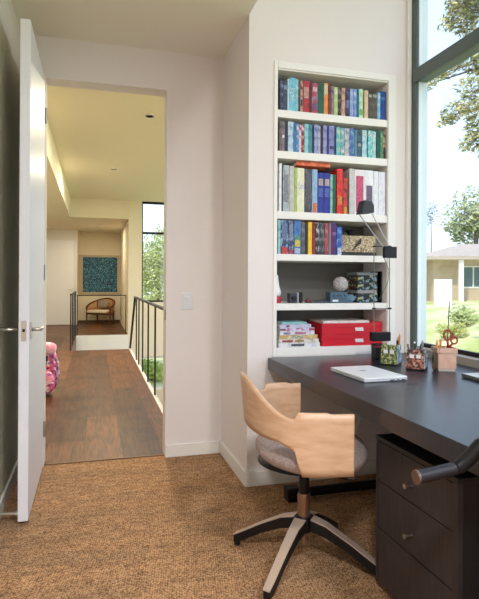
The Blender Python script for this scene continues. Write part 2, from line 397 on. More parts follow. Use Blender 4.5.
# light switch
sw = thing('light_switch', 'white rocker light switch on the wall right of the doorway', 'light switch', (.622, YD, 1.062))
obj('switch_plate', bxs((-.038, .038, -.007, -.0005, -.06, .06), bev=.003), WHITEP, sw)
obj('rocker', bxs((-.017, .017, -.012, -.0072, -.033, .033), bev=.002), WHITEP, sw)

# ------------------------------------------------------------------ ceiling lamps (added fill fittings, plus the hall light in view)
def ceiling_lamp(x, y, z, r, W, col, label):
    t = thing('ceiling_light', label, 'ceiling light', (x, y, z))
    b = B(); lathe(b, [(r, -.012), (r, 0), (r * .85, 0), (r * .85, -.012)], 28); obj('trim_ring', b, TRIM, t)
    b = B(); lathe(b, [(r * .84, -.008), (r * .84, -.004)], 28); obj('diffuser', b, mat('lamp_glow', (255, 244, 224), .5, emit=3), t)
    l = light('AREA', 'lamp_light', (0, 0, -.02), (0, 0, 0), W, col, size=r * 1.6); l.data.shape = 'DISK'; l.parent = t
    return t
OC = (.93, .96, 1)
ceiling_lamp(1.35, -.9, 3.599, .28, OFFICE_FILL_W, OC, 'added round fill light on the high office ceiling nearest the window, behind the viewpoint')  # unseen lamp added to brighten the office
ceiling_lamp(-.2, -.6, 2.764, .22, OFFICE_FILL_W * .8, OC, 'added round fill light on the low office ceiling, behind the viewpoint')  # second unseen lamp, added as fill for the soffit side
for i, (x, y, z, r, W) in enumerate(((.57, 5.7, 2.979, .05, HALL_W), (.3, 8.6, 2.979, .05, HALL_W), (-1.3, 7.5, 2.569, .06, HALL_W * .8), (.1, 13.7, 2.569, .06, HALL_W * .3), (-1.2, 12.5, 2.569, .06, HALL_W * .25))):  # only the first hall light is in view; the rest add warm fill
    ceiling_lamp(x, y, z, r, W, (1, .90, .68), ['small recessed hall light seen at the top right of the doorway', 'added recessed fill light further in, over the stair head', 'added fill light in the low ceiling left of the hall',
        'added fill light over the cane armchair', 'added fill light before the far hall door'][i])

# ------------------------------------------------------------------ railings in the hall
r1 = thing('railing', 'black metal railing along the right side of the hall floor', 'railing', (.62, 0, 0))
b = B(); box(b, -.02, .02, 3.76, 8.28, .935, .955); obj('top_rail', b, RAILM, r1)
for y in (3.9, 4.5, 5.51, 6.23, 6.95, 7.55, 8.0):
    obj('baluster', bxs((-.008, .008, y - .019, y + .019, .0125, .934)), RAILM, r1)
b = B(); tube(b, [(0, 8.28, .945), (0, 9.38, .02)], .018, 6); obj('end_post', b, RAILM, r1)
r2 = thing('railing', 'black metal railing on the left side of the stair opening', 'railing', (-.375, 0, 0))
b = B(); box(b, -.015, .015, 9.38, 11.86, .94, .965); obj('top_rail', b, RAILM, r2)
for y in (9.40, 10.2, 11.0, 11.84):
    obj('baluster', bxs((-.011, .011, y - .018, y + .018, .001, .939)), RAILM, r2)
r3 = thing('railing', 'thin dark guard rail across the far end of the stair opening, before the cane armchair', 'railing', (0, 11.93, 0))
obj('top_rail', bxs((-.35, .70, -.012, .012, .862, .882)), RAILM, r3)
for x in (-.34, .69): obj('end_post', bxs((x - .010, x + .010, -.01, .01, .0045, .861)), RAILM, r3)

# ------------------------------------------------------------------ painting
pt = thing('painting', 'square teal blue speckled painting in a pale wooden frame at the hall end', 'painting', (.175, 15.549, 0))
fr = B()
for q in ((-.58, .58, -.035, -.001, 1.87, 1.925), (-.58, .58, -.035, -.001, .81, .865), (-.58, -.48, -.035, -.001, .866, 1.869), (.48, .58, -.035, -.001, .866, 1.869)): box(fr, *q)
obj('picture_frame', fr, mat('pale_wood_frame', (196, 178, 146), .5), pt)
obj('canvas', bxs((-.475, .475, -.02, -.004, .87, 1.865)), spot_mat('teal_speckle', [(14, 56, 84), (20, 84, 116), (60, 136, 160), (10, 38, 64), (30, 100, 134), (120, 170, 184), (16, 70, 104), (24, 90, 120)], 52, (1, 1, 1)), pt)

# ------------------------------------------------------------------ cane armchair in the hall
RATTAN = mat('cane_weave', (150, 104, 60), .6, rgb2=(190, 148, 96), scale=60, detail=1)
DWOOD = mat('dark_chair_wood', (96, 52, 28), .4)
ca = thing('armchair', 'brown cane tub armchair with a pale seat cushion at the hall end', 'armchair', (.19, 14.95, 0), math.radians(146))
ca.scale = (1.12, 1.12, 1.0)
# local +y = front
def tub(t):   # t -1..1 round the back
    a = t * 1.85
    return Vector((.34 * math.sin(a), -.30 * math.cos(a) + .02, 0))
NN = 28
b = B(); rows = []
for i in range(NN + 1):
    t = -1 + 2 * i / NN; p = tub(t); top = .44 + .24 * (1 - abs(t) ** 1.6)
    rows.append([b.verts.new((p.x, p.y, .30)), b.verts.new((p.x * 1.03, p.y * 1.05, top))])
for i in range(NN): b.faces.new((rows[i][0], rows[i + 1][0], rows[i + 1][1], rows[i][1]))
o = obj('cane_back', b, RATTAN, ca, True); md = o.modifiers.new('s', 'SOLIDIFY'); md.thickness = .02
b = B(); tube(b, [(lambda p, t: (p.x * 1.03, p.y * 1.05, .455 + .24 * (1 - abs(t) ** 1.6)))(tub(-1 + 2 * i / NN), -1 + 2 * i / NN) for i in range(NN + 1)], .024, 8); obj('top_rail', b, DWOOD, ca, True)
b = B(); tube(b, [(tub(-1 + 2 * i / NN).x, tub(-1 + 2 * i / NN).y, .29) for i in range(NN + 1)] , .026, 8); tube(b, [(tub(-1).x, tub(-1).y, .29), (tub(1).x, tub(1).y, .29)], .026, 8); obj('seat_frame', b, DWOOD, ca)
for t in (-1, 1, -.4, .4):
    p = tub(t); b = B(); tube(b, [(p.x * 1.02, p.y * 1.02, .455 + .24 * (1 - abs(t) ** 1.6) - (.01)), (p.x, p.y, .29), (p.x * 1.02, p.y * 1.02, 0.0)], [.02, .022, .014], 8); obj('leg', b, DWOOD, ca)
b = B(); box(b, -.27, .27, -.22, .20, .31, .39, bev=.03); obj('seat_cushion', b, mat('cream_cushion', (226, 208, 184), .9), ca, True)
pl = B(); bmesh.ops.create_uvsphere(pl, u_segments=16, v_segments=10, radius=1)
for v in pl.verts: v.co = Vector((v.co.x * .16 + .02, v.co.y * .06 - .17, v.co.z * .12 + .55))
tag(obj('throw_pillow', pl, mat('grey_pillow', (150, 140, 130), .9), None, True, (.19, 14.95, 0)), 'small grey pillow leaning inside the cane armchair', 'pillow').rotation_euler = (0, 0, math.radians(146))

# ------------------------------------------------------------------ pink bag in hall
bag = thing('backpack', 'pink and purple patterned backpack standing on the hall floor behind the open door', 'backpack', (-.53, 5.85, 0))
BAGM = spot_mat('pink_paisley', [(236, 120, 160), (250, 190, 205), (170, 80, 160), (240, 90, 130), (70, 40, 90), (245, 150, 175), (250, 225, 230)], 34)
def blob(bm, c, s, seg=18, pw=.7):
    r = bmesh.ops.create_uvsphere(bm, u_segments=seg, v_segments=12, radius=1)
    for v in r['verts']:
        q = [math.copysign(abs(k) ** pw, k) for k in v.co]
        v.co = Vector((c[0] + q[0] * s[0], c[1] + q[1] * s[1], c[2] + q[2] * s[2]))
b = B(); blob(b, (0, 0, .26), (.17, .13, .26)); obj('bag_body', b, BAGM, bag, True)
b = B(); blob(b, (.03, -.10, .15), (.12, .07, .12)); obj('front_pocket', b, BAGM, bag, True)
b = B(); blob(b, (.02, -.05, .49), (.14, .10, .065)); obj('top_flap', b, mat('pink_flap', (244, 150, 176), .8, rgb2=(250, 210, 220), scale=14), bag, True)
b = B(); tube(b, [(.10, -.1, .46), (.17, -.12, .36), (.18, -.1, .22), (.14, -.08, .08)], .016, 8); obj('shoulder_strap', b, mat('purple_strap', (120, 70, 140), .8, rgb2=(230, 200, 230), scale=30), bag, True)
b = B(); box(b, -.10, .08, -.155, -.14, .37, .43, bev=.004); obj('dark_patch', b, mat('navy_patch', (40, 36, 66), .8), bag)

# ------------------------------------------------------------------ desk
dk = thing('desk', 'long black-brown desktop running along the window wall from the bookcase', 'desk', (0, 0, 0))
obj('desktop', bxs((.99, 1.938, -.2, YB - .017, .684, .751), bev=.002), DESKM, dk)
for (x, y) in ((1.86, 2.84), (1.86, .0), (1.06, .0)):
    obj('leg', bxs((x - .025, x + .025, y - .025, y + .025, .001, .683)), BLACKM, dk)

# drawer pedestal
PX, PY0, PY1, PZ = 1.075, 1.365, 1.845, .60
pd = thing('drawer_unit', 'black-brown three-drawer pedestal standing under the desk', 'drawer unit', (PX, PY0, 0))
L = PY1 - PY0
obj('carcass', bxs((.019, .60, 0, .018, .03, PZ - .018), (.019, .60, L - .018, L, .03, PZ - .018), (.585, .60, .018, L - .018, .03, PZ - .018), (.019, .585, .018, L - .018, .03, .048)), PEDS, pd)
obj('top_panel', bxs((-.002, .602, -.002, L + .002, PZ - .017, PZ), bev=.002), PEDS, pd)
obj('face_strip', bxs((.0, .0185, 0, .022, .03, PZ - .018)), PEDM, pd); obj('face_strip', bxs((.0, .0185, L - .012, L, .03, PZ - .018)), PEDM, pd)
for i, (z0, z1) in enumerate(((.429, .579), (.246, .425), (.033, .242))):
    dw = obj('drawer', bxs((.001, .018, .0235, L - .0135, z0, z1), bev=.0015), PEDM, pd)
    zc = {0: .492, 1: .318, 2: .075}[i]
    k = B(); tube(k, [(.0, .235, zc), (-.012, .235, zc), (-.028, .235, zc)], [.005, .005, .0085], 14); tube(k, [(-.0281, .235, zc), (-.034, .235, zc)], .0085, 14)
    kb = obj('knob', k, CHROME, dw); autosmooth(kb)
for (x, y) in ((.06, .05), (.06, L - .05), (.54, .05), (.54, L - .05)):
    k = B(); tube(k, [(x, y - .009, .0155), (x, y + .009, .0155)], .0145, 14); obj('caster', k, BLACKM, pd)

# clamp-on arm at the desk edge (right border of the view)
am = thing('bracket', 'black bent handle arm clamped to the front edge of the desk above the drawers', 'bracket', (0, 0, 0))
b = B(); tube(b, [(.775, 1.14, .715), (.80, 1.14, .716), (.885, 1.14, .726)], .0165, 16); a_ = obj('grip', b, mat('dark_grip', (24, 20, 24), .45), am); autosmooth(a_)
b = B(); tube(b, [(.7735, 1.14, .715), (.7800, 1.14, .7153)], .0178, 16); obj('end_ring', b, mat('grip_end_ring', (120, 96, 84), .35, metal=.6), am)
b = B(); tube(b, [(.886, 1.14, .726), (.90, 1.138, .731), (.92, 1.13, .752), (.945, 1.115, .788), (.97, 1.095, .806), (1.03, 1.06, .808), (1.06, 1.05, .79)], [.0155, .018, .019, .019, .018, .017, .017], 14); obj('arm', b, BLACKM, am, True)
obj('clamp', bxs((.965, 1.085, 1.02, 1.075, .7515, .784), (.965, .9895, 1.02, 1.075, .66, .752), (.965, 1.05, 1.02, 1.075, .662, .6835), bev=.003), BLACKM, am)

# footrest rail on the floor by the wall
fb = thing('foot_rail', 'black foot rail lying on the carpet under the desk by the bookcase wall', 'foot rail', (1.05, 2.70, 0))
b = B(); tube(b, [(.045, 0, .038), (.70, 0, .038)], .026, 16); k = obj('bar', b, BLACKM, fb); autosmooth(k)
obj('end_block', bxs((-.03, .044, -.035, .035, .001, .074), bev=.006), BLACKM, fb)
obj('end_block', bxs((.701, .775, -.035, .035, .001, .074), bev=.006), BLACKM, fb)
b = B(); tube(b, [(1.50, 2.895, .006), (1.53, 2.88, .006), (1.54, 2.905, .03), (1.52, 2.925, .09), (1.55, 2.93, .2), (1.62, 2.932, .45), (1.66, 2.931, .66)], .004, 8)
tag(obj('power_cable', b, WHITEP, None, True), 'thin white cable running down the wall behind the desk to the carpet', 'cable')

# ------------------------------------------------------------------ office chair
oc = thing('office_chair', 'curved birch plywood office chair with a grey seat and four-star base at the desk', 'office chair', (.87, 2.085, 0))
b = B(); N = 96; MR = 8
def sm(a, c, x):
    t = min(1, max(0, (x - a) / (c - a))); return t * t * (3 - 2 * t)
cols = []
for i in range(N + 1):
    t = -1 + 2 * i / N; at_ = abs(t); sg = 1 if t >= 0 else -1
    if at_ < .66:
        psi = at_ / .66 * PI / 2; x = .012 - .254 * math.cos(psi) ** .9; y = .30 * math.sin(psi) ** .9
    else:
        psi = PI / 2; x = .012 + (at_ - .66) / .34 * (.058 if sg > 0 else .088); y = .30 + .006 * (at_ - .66) / .34
    pd_ = math.degrees(psi)
    top = .815 - .128 * sm(4, 62, pd_) + .026 * sm(62, 66, pd_) - .006 * (at_ > .66)
    bot = .606 - .012 * sm(0, 45, pd_) - .020 * sm(45, 61, pd_) - .098 * sm(61, 68, pd_)
    cc = []
    for j in range(MR + 1):
        z = bot + (top - bot) * j / MR
        f = 1 + .10 * (z - .55) / .25 * math.cos(psi)
        cc.append(b.verts.new((x * f if x < 0 else x, sg * y, z)))
    cols.append(cc)
for i in range(N):
    for j in range(MR): b.faces.new((cols[i][j], cols[i + 1][j], cols[i + 1][j + 1], cols[i][j + 1]))
sh = obj('backrest_shell', b, BIRCH, oc, True); md = sh.modifiers.new('s', 'SOLIDIFY'); md.thickness = .013; md.offset = 0; sh.rotation_euler = (0, 0, math.radians(-6))
# cushion
b = B(); prof = [(.02, .0), (.19, .0), (.245, .012), (.262, .035), (.262, .055), (.245, .078), (.20, .09), (.02, .094)]
lathe(b, prof, 40, (.045, 0, .443), .95, 1.05)
for v in b.verts:
    if v.co.x > 0: v.co.x *= .86
    v.co.z += .012 * (v.co.x / .25) ** 2
obj('seat_cushion', b, CUSH, oc, True)
b = B(); lathe(b, [(.05, -.02), (.16, -.004), (.2, .0)], 28, (0, 0, .441)); obj('seat_plate', b, BLACKM, oc, True)
b = B(); lathe(b, [(.022, .0), (.022, .15)], 20, (0, 0, .275)); autosmooth(obj('gas_spring', b, BLACKM, oc))
b = B(); lathe(b, [(.012, .085), (.012, .139), (.026, .2052), (.028, .29), (.025, .30)], 20); autosmooth(obj('column', b, mat('bronze_column', (150, 118, 100), .35, metal=.7), oc))
b = B(); lathe(b, [(.034, .14), (.036, .15), (.036, .195), (.030, .205)], 20); autosmooth(obj('hub', b, BLACKM, oc))
STEELW = mat('leg_top_cover', (206, 184, 168), .35, metal=.35)
ANG = [math.atan2(.222, -.23), math.atan2(-.222, -.236), math.atan2(-.205, .25), math.atan2(.222, .26)]
for a in ANG:
    d = Vector((math.cos(a), math.sin(a), 0)); n_ = Vector((-d.y, d.x, 0)); R0, R1 = .035, .335
    b = B()
    def sect(r, w_, z0, z1): return [b.verts.new(d * r + n_ * s * w_ + Vector((0, 0, z))) for s, z in ((-1, z0), (1, z0), (1, z1), (-1, z1))]
    ss = [sect(R0, .027, .150, .197), sect(.10, .021, .132, .178), sect(.2, .018, .085, .125), sect(R1 - .03, .017, .022, .062), sect(R1, .015, .012, .045)]
    for p, q in zip(ss, ss[1:]):
        for k in range(4): b.faces.new((p[k], p[(k + 1) % 4], q[(k + 1) % 4], q[k]))
    b.faces.new(ss[0][::-1]); b.faces.new(ss[-1])
    lg = obj('leg', b, BLACKM, oc); md = lg.modifiers.new('b', 'BEVEL'); md.width = .003; md.segments = 2
    b = B()
    ss = [sect(R0 + .002, .0268, .1975, .201), sect(.10, .0208, .179, .184), sect(.2, .0178, .126, .131), sect(R1 - .03, .0165, .063, .068), sect(R1 + .002, .0145, .0455, .051)]
    for p, q in zip(ss, ss[1:]):
        for k in range(4): b.faces.new((p[k], p[(k + 1) % 4], q[(k + 1) % 4], q[k]))
    b.faces.new(ss[0][::-1]); b.faces.new(ss[-1])
    obj('top_cover', b, STEELW, lg)
    b = B(); p = d * (R1 - .012); lathe(b, [(.013, 0), (.015, .004), (.012, .0135)], 14, p); obj('glide', b, BLACKM, lg)
b = B(); tube(b, [(.03, -.02, .43), (.08, -.07, .42), (.10, -.09, .395), (.14, -.12, .385)], .004, 8); obj('height_lever', b, BLACKM, oc, True)

# ------------------------------------------------------------------ things on the desk
def at(px, py, z):          # desk-plane point seen in that direction
    d = FW + (px - 239.5) / FPX * R2 - (py - 281.3) / FPX * U2
    t = (z - EYE) / d.z
    return Vector((0, 0, EYE)) + d * t
DZ = .7512
A0, A1, A2, A3 = (Vector(p) for p in ((1.142, 2.433, 0), (1.429, 2.461, 0), (1.393, 2.115, 0), (1.165, 2.048, 0)))
lt = thing('laptop', 'closed white laptop lying near the chair side of the desk', 'laptop', (1.268, 2.268, DZ), math.radians(2))
obj('base', bxs((-.112, .112, -.165, .16, .0012, .011), bev=.004), mat('laptop_base_grey', (186, 190, 196), .4), lt)
obj('lid', bxs((-.112, .112, -.165, .16, .0115, .020), bev=.004), WHITEP, lt)
lgx = B(); lathe(lgx, [(.014, .0202), (.014, .0206)], 16, (-.01, .02, 0), 1.3, 1); obj('lid_mark', lgx, mat('faint_purple_mark', (170, 160, 190), .4), lt)
obj('port', bxs((.02, .045, -.1658, -.1648, .004, .008)), BLACKM, lt); obj('port', bxs((.055, .068, -.1658, -.1648, .004, .008)), BLACKM, lt); obj('port', bxs((.08, .10, -.1658, -.1648, .004, .008)), BLACKM, lt)

t2 = thing('tablet_case', 'flat pale grey folder at the right edge of the desk view', 'folder', (1.80, 1.99, DZ), math.radians(-2))
obj('cover', bxs((-.115, .115, -.155, .125, .001, .018), bev=.003), mat('pale_folder', (196, 198, 196), .5), t2)
obj('spine_strip', bxs((-.119, -.1155, -.155, .125, .002, .017)), mat('folder_dark', (90, 92, 92), .5), t2)
# window-sill object
wl = thing('window_latch', 'brown and dark window latch block resting on the sill behind the pencil pot', 'window latch', (2.0, 2.27, .8205))
obj('block', bxs((-.02, .02, -.10, .02, .0, .018), bev=.003), mat('brown_latch', (140, 112, 98), .5), wl)
obj('lever', bxs((-.015, .015, .0205, .05, .0, .022), bev=.003), BLACKM, wl)

def basket(x, y, rz, w_, d_, h_, matf, mats, label, group='fabric desk boxes'):
    t = thing('fabric_box', label, 'box', (x, y, DZ), rz, group)
    b = B(); th = .006
    for q in ((-w_, w_, -d_, -d_ + th, .008, h_), (-w_, w_, d_ - th, d_, .008, h_ * .93), (-w_, -w_ + th, -d_ + th, d_ - th, .008, h_), (w_ - th, w_, -d_ + th, d_ - th, .008, h_), (-w_ + th, w_ - th, -d_ + th, d_ - th, .008, .014)): box(b, *q)
    for v in b.verts: v.co.x *= 1 - .12 * (v.co.z / h_); v.co.y *= 1 - .05 * (v.co.z / h_)
    obj('box_body', b, matf, t)
    sp_ = bxs((w_ + .0003, w_ + .002, -d_ * .92, d_ * .92, .012, h_ * .97))
    for v in sp_.verts: v.co.x -= w_ * .12 * (v.co.z / h_); v.co.y *= 1 - .05 * (v.co.z / h_)
    obj('side_panel', sp_, mats, t)
    b = B(); box(b, -w_ * .99, w_ * .99, -d_ * .99, d_ * .99, .001, .0078); obj('base_rim', b, BLACKM, t)
    for s in (-1, 1): obj('label_mark', bxs((s * w_ * .36 - w_ * .24, s * w_ * .36 + w_ * .24, -d_ - .0005, -d_ * .93, h_ * .60, h_ * .78)), WHITEP, t)
    return t
GREENP = spot_mat('green_leaf_print', [(86, 110, 60), (150, 160, 100), (60, 72, 48), (196, 190, 140), (110, 120, 70)], 130)
REDP = spot_mat('red_brown_print', [(120, 60, 50), (170, 110, 90), (90, 50, 48), (196, 150, 130), (60, 50, 50)], 90)
BLUEP = spot_mat('blue_print', [(80, 120, 150), (190, 200, 200), (60, 90, 80), (220, 220, 220)], 90)
p1 = at(392, 366, DZ); p2 = at(418, 371, DZ); p3 = at(448, 372, DZ)
RZ = -math.atan2(p1.x, p1.y) * .6; RB = -.80
g1 = basket(p1.x + .028, p1.y + .055, RB, .045, .050, .108, GREENP, BLUEP, 'green leaf-patterned box holding pencils, left of the two patterned boxes')
g2 = basket(p2.x + .028, p2.y + .05, RB, .045, .048, .104, REDP, BLUEP, 'red-brown patterned box holding pens and rolls, right of the two patterned boxes')
def pencil(x, y, z0, dx, dy, h, r, m1, tipm, label, name='pencil', cat='pencil', group=None):
    t = thing(name, label, cat, (x, y, z0), 0, group)
    b = B(); tube(b, [(0, 0, 0), (dx * .92, dy * .92, h * .92)], r, 8); obj('shaft', b, m1, t)
    b = B(); tube(b, [(dx * .921, dy * .921, h * .921), (dx, dy, h)], [r, r * .35], 8); obj('tip', b, tipm, t)
    return t
ORG = mat('orange_pencil', (222, 130, 60), .45); YEL = mat('yellow_pencil', (214, 160, 70), .45); WOODT = mat('pencil_wood', (224, 190, 150), .6); DRED = mat('dark_red_pencil', (150, 40, 30), .45)
GRYP = mat('grey_pen', (120, 124, 124), .4, metal=.3); DG = mat('dark_green_pen', (50, 66, 56), .5)
def inbox(c, rz, dx, dy): return (c.x + dx * math.cos(rz) - dy * math.sin(rz), c.y + dx * math.sin(rz) + dy * math.cos(rz))
gx, gy = inbox(g1.location, RB, .030, .035); pencil(gx, gy, DZ + .015, .01, 0, .155, .0045, ORG, WOODT, 'orange pencil standing tallest in the green patterned box')
gx, gy = inbox(g1.location, RB, .020, .035); pencil(gx, gy, DZ + .015, .01, 0, .135, .0045, YEL, ORG, 'yellow pencil beside the tallest pencil in the green patterned box')
gx, gy = inbox(g1.location, RB, .028, .012); pencil(gx, gy, DZ + .015, .004, 0, .125, .006, BLACKM, GRYP, 'black pen in the green patterned box', 'pen', 'pen')
for i, (dx, dy, tx, h, m_, lab) in enumerate(((-.03, 0, -.022, .125, GRYP, 'grey pen leaning furthest left in the red-brown patterned box'), (-.008, .01, -.008, .128, DG, 'dark green pen upright in the red-brown patterned box'),
        (.012, 0, .018, .135, GRYP, 'grey pen leaning right in the red-brown patterned box'), (.0, .03, .02, .12, BLACKM, 'black pen at the back of the red-brown patterned box'))):
    gx, gy = inbox(g2.location, RB, dx, dy); pencil(gx, gy, DZ + .015, tx, 0, h, .0055, m_, WHITEP if i != 2 else GRYP, lab, 'pen', 'pen')
# pencil pot
pp = thing('pencil_pot', 'square pale pink-beige pot with a wide rim holding scissors and pencils', 'pot', (p3.x + .015, p3.y + .05, DZ), RZ * .9)
POTM = mat('pink_beige_clay', (206, 168, 148), .6, rgb2=(196, 156, 136), scale=30)
b = B()
for sx, sy in ((1, 0), (-1, 0), (0, 1), (0, -1)):
    if sx: box(b, sx * .045 - .003, sx * .045 + .003, -.048, .048, .014, .088)
    else: box(b, -.042, .042, sy * .045 - .003, sy * .045 + .003, .014, .088)
box(b, -.042, .042, -.042, .042, .014, .022)
obj('pot_body', b, POTM, pp)
b = B()
for sx, sy in ((1, 0), (-1, 0), (0, 1), (0, -1)):
    if sx: box(b, sx * .049 - .006, sx * .049 + .004, -.053, .053, .0885, .112)
    else: box(b, -.0425, .0425, sy * .049 - .004, sy * .049 + .004, .0885, .112)
obj('rim', b, POTM, pp)
pp.scale = (.93, .93, 1.06)
obj('foot', bxs((-.044, .044, -.044, .044, .001, .0135)), mat('pale_foot', (180, 170, 160), .5), pp)
# dark oval eyeglass case shape leaning on pot
b = B(); bmesh.ops.create_uvsphere(b, u_segments=20, v_segments=12, radius=1)
for v in b.verts: v.co = Vector((v.co.x * .019, v.co.y * .006, v.co.z * .046))
q = pp.location; gx, gy = inbox(q, RZ, -.060, -.016)
ov = tag(obj('oval_ornament', b, mat('dark_green_enamel', (56, 58, 44), .35, rgb2=(150, 110, 60), scale=40, lo=.5, hi=.7), None, True, (gx, gy, DZ + .048)), 'dark oval ornament leaning against the front left of the pencil pot', 'ornament')
ov.rotation_euler = (0, 0, RZ + PI / 2)
# scissors
sc = thing('scissors', 'pair of scissors with red-brown loop handles standing in the pencil pot', 'scissors', (q.x + .014, q.y, DZ + .042), RZ)
SCR = mat('scissor_red', (150, 46, 32), .4)
b = B(); torus(b, (.004, 0, .138), .019, .0048, (1, 0, 0), (0, 0, 1), 1.35); tube(b, [(.004, 0, .111), (.006, 0, .09), (.012, 0, .07)], .006, 8); obj('handle', b, SCR, sc, True)
b = B(); torus(b, (.036, -.003, .112), .017, .0048, (.9, 0, .3), (-.3, 0, .9), 1.15); tube(b, [(.027, -.003, .093), (.02, -.003, .085), (.008, -.002, .07)], .006, 8); obj('handle', b, SCR, sc, True)
b = B(); tube(b, [(.012, 0, .07), (.004, 0, .0)], [.006, .002], 6); obj('blade', b, CHROME, sc)
b = B(); tube(b, [(.008, -.003, .07), (.012, -.003, .0)], [.006, .002], 6); obj('blade', b, CHROME, sc)
for i, (dx, dy, tx, h, m_, lab) in enumerate(((-.033, -.02, -.014, .150, YEL, 'yellow pencil leaning left at the front of the pencil pot'), (-.026, .0, -.014, .158, DRED, 'dark red pencil leaning left in the pencil pot'),
        (-.012, .01, -.006, .162, ORG, 'orange pencil upright in the middle of the pencil pot'), (.003, -.015, -.002, .118, DRED, 'short dark red pencil before the scissors in the pencil pot'), (.02, -.02, .002, .112, SCR, 'short red-brown marker at the right of the pencil pot'))):
    gx, gy = inbox(q, RZ, dx, dy); pencil(gx, gy, DZ + .024, tx, 0, h - .02, .0055, m_, WOODT, lab)
gx, gy = inbox(q, RZ, .02, .03); pencil(gx, gy, DZ + .024, .018, .0, .335, .0025, DG, DG, 'long thin dark rod sticking high out of the pencil pot', 'thin_rod', 'rod')

# ------------------------------------------------------------------ desk lamp
lp = thing('desk_lamp', 'tall thin wire-armed desk lamp with a small black square head before the bookcase', 'desk lamp', (0, 0, 0))
LY = 2.74
def lpx(px, py, y=LY):
    d = FW + (px - 239.5) / FPX * R2 - (py - 281.3) / FPX * U2
    return Vector((0, 0, EYE)) + d * (y / d.y)
P = lpx(378, 356)
obj('base', bxs((P.x - .028, P.x + .032, LY - .03, LY + .03, DZ + .0005, DZ + .09), bev=.004), BLACKM, lp)
obj('clamp_block', bxs((lpx(373, 0).x, lpx(391, 0).x, LY - .02, LY + .02, lpx(380, 341).z, lpx(380, 332).z), bev=.003), BLACKM, lp)
obj('red_band', bxs((P.x - .029, P.x + .033, LY - .031, LY + .031, DZ + .071, DZ + .079)), mat('dark_red_band', (130, 30, 50), .5), lp)
b = B(); tube(b, [lpx(378, 341), lpx(378, 338)], .008, 8)
STL = mat('thin_steel_rod', (120, 116, 108), .35, metal=.8)
for px in (374, 389.5):
    b = B(); tube(b, [lpx(px, 336), lpx(px, 246 if px < 380 else 256)], .0026, 8); obj('upright_rod', b, STL, lp)
for py, c in ((246.5, 'b'), (308.5, 'a')):
    b = B(); tube(b, [lpx(373, py), lpx(391, py)], .0022, 8); tube(b, [lpx(372.6, py), lpx(375.5, py)], .0048, 8); tube(b, [lpx(387.8, py), lpx(391.2, py)], .0048, 8); obj('cross_rod', b, BLACKM, lp)
J0, J1 = lpx(383, 258), lpx(395, 247)
obj('elbow_joint', bxs((J0.x, J1.x, LY - .022, LY + .006, J0.z, J1.z), bev=.003), BLACKM, lp)
for a, c in (((359, 214), (386, 251)), ((369.5, 209), (390, 248))):
    b = B(); tube(b, [lpx(*a), lpx(*c)], .0032, 8); obj('arm_rod', b, CHROME, lp)
H = lpx(361, 209)
b = B(); prism(b, [(-.030, -.036), (.050, -.028), (.050, .012), (.038, .036), (-.012, .044), (-.02, .012)], 1, -.035, .035)
for v in b.verts: v.co = Vector((v.co.x * .95, v.co.y, v.co.z * .95))
hd = obj('lamp_head', b, mat('dark_lamp_head', (42, 44, 44), .45), lp); hd.location = (H.x, LY - .03, H.z)
b = B(); tube(b, [lpx(371, 208, LY - .03), lpx(371, 208, LY + .02)], .008, 10); obj('head_joint', b, BLACKM, lp)
b = B(); tube(b, [lpx(384, 258), lpx(389, 270), lpx(388, 282), lpx(383, 293), lpx(378, 301)], .0018, 6); obj('spring_cord', b, STL, lp, True)

# ------------------------------------------------------------------ books
SF = YB + .012     # spines stand just behind the shelf edge
def bx(px): return lpx(px, 281, SF).x
def spine_mat(nm, c1, c2=None, sc=40, st=(1, 1, .6)):
    if c2 is None: c2 = tuple(max(0, int(v * .8)) for v in c1)
    return mat(nm, c1, .45, rgb2=c2, scale=sc, stretch=st, detail=2, lo=.48, hi=.6)
ordn = ['first', 'second', 'third', 'fourth', 'fifth', 'sixth', 'seventh', 'eighth', 'ninth', 'tenth', 'eleventh', 'twelfth', 'thirteenth', 'fourteenth', 'fifteenth', 'sixteenth', 'seventeenth', 'eighteenth', 'nineteenth',
        'twentieth', 'twenty-first', 'twenty-second', 'twenty-third', 'twenty-fourth', 'twenty-fifth', 'twenty-sixth', 'twenty-seventh', 'twenty-eighth', 'twenty-ninth', 'thirtieth']
def book(px0, px1, z, h, c1, c2, desc, pos, group, band=None, depth=.15, name='book', cat='book', yo=0):
    x0, x1 = max(bx(px0), NX0 + .0055) + .0004, min(bx(px1), NX1 - .0055) - .0004; W = x1 - x0; cx = (x0 + x1) / 2
    t = thing(name, f'{desc}, {pos}', cat, (cx, SF + yo, z + .0006), 0, group)
    sm_ = spine_mat('spine_cloth', c1, c2)
    b = B(); ct = min(.0022, W * .18)
    box(b, -W / 2, W / 2, 0, .003, 0, h, bev=min(.001, W * .1)); box(b, -W / 2, -W / 2 + ct, .003, depth, 0, h); box(b, W / 2 - ct, W / 2, .003, depth, 0, h)
    obj('cover', b, sm_, t)
    b = B(); box(b, -W / 2 + ct + .0002, W / 2 - ct - .0002, .0035, depth - .004, .003, h - .003); obj('pages', b, PAPER, t)
    if band:
        for (f0, f1, col) in band:
            obj('spine_title', bxs((-W * .36, W * .36, -.0012, -.0001, h * f0, h * f1)), mat('spine_print', col, .5, rgb2=tuple(int(v * .75) for v in col), scale=150, detail=1), t)
    return t
def row(z, items, shelf, group, hb):
    """items: (px0, px1, height factor, c1, c2, description, bands)"""
    for i, it in enumerate(items):
        px0, px1, hf, c1, c2, desc, band = it
        book(px0, px1, z, hb * hf, c1, c2, desc, f'{ordn[i]} from left on {shelf}', group, band)
WT = (236, 234, 228)
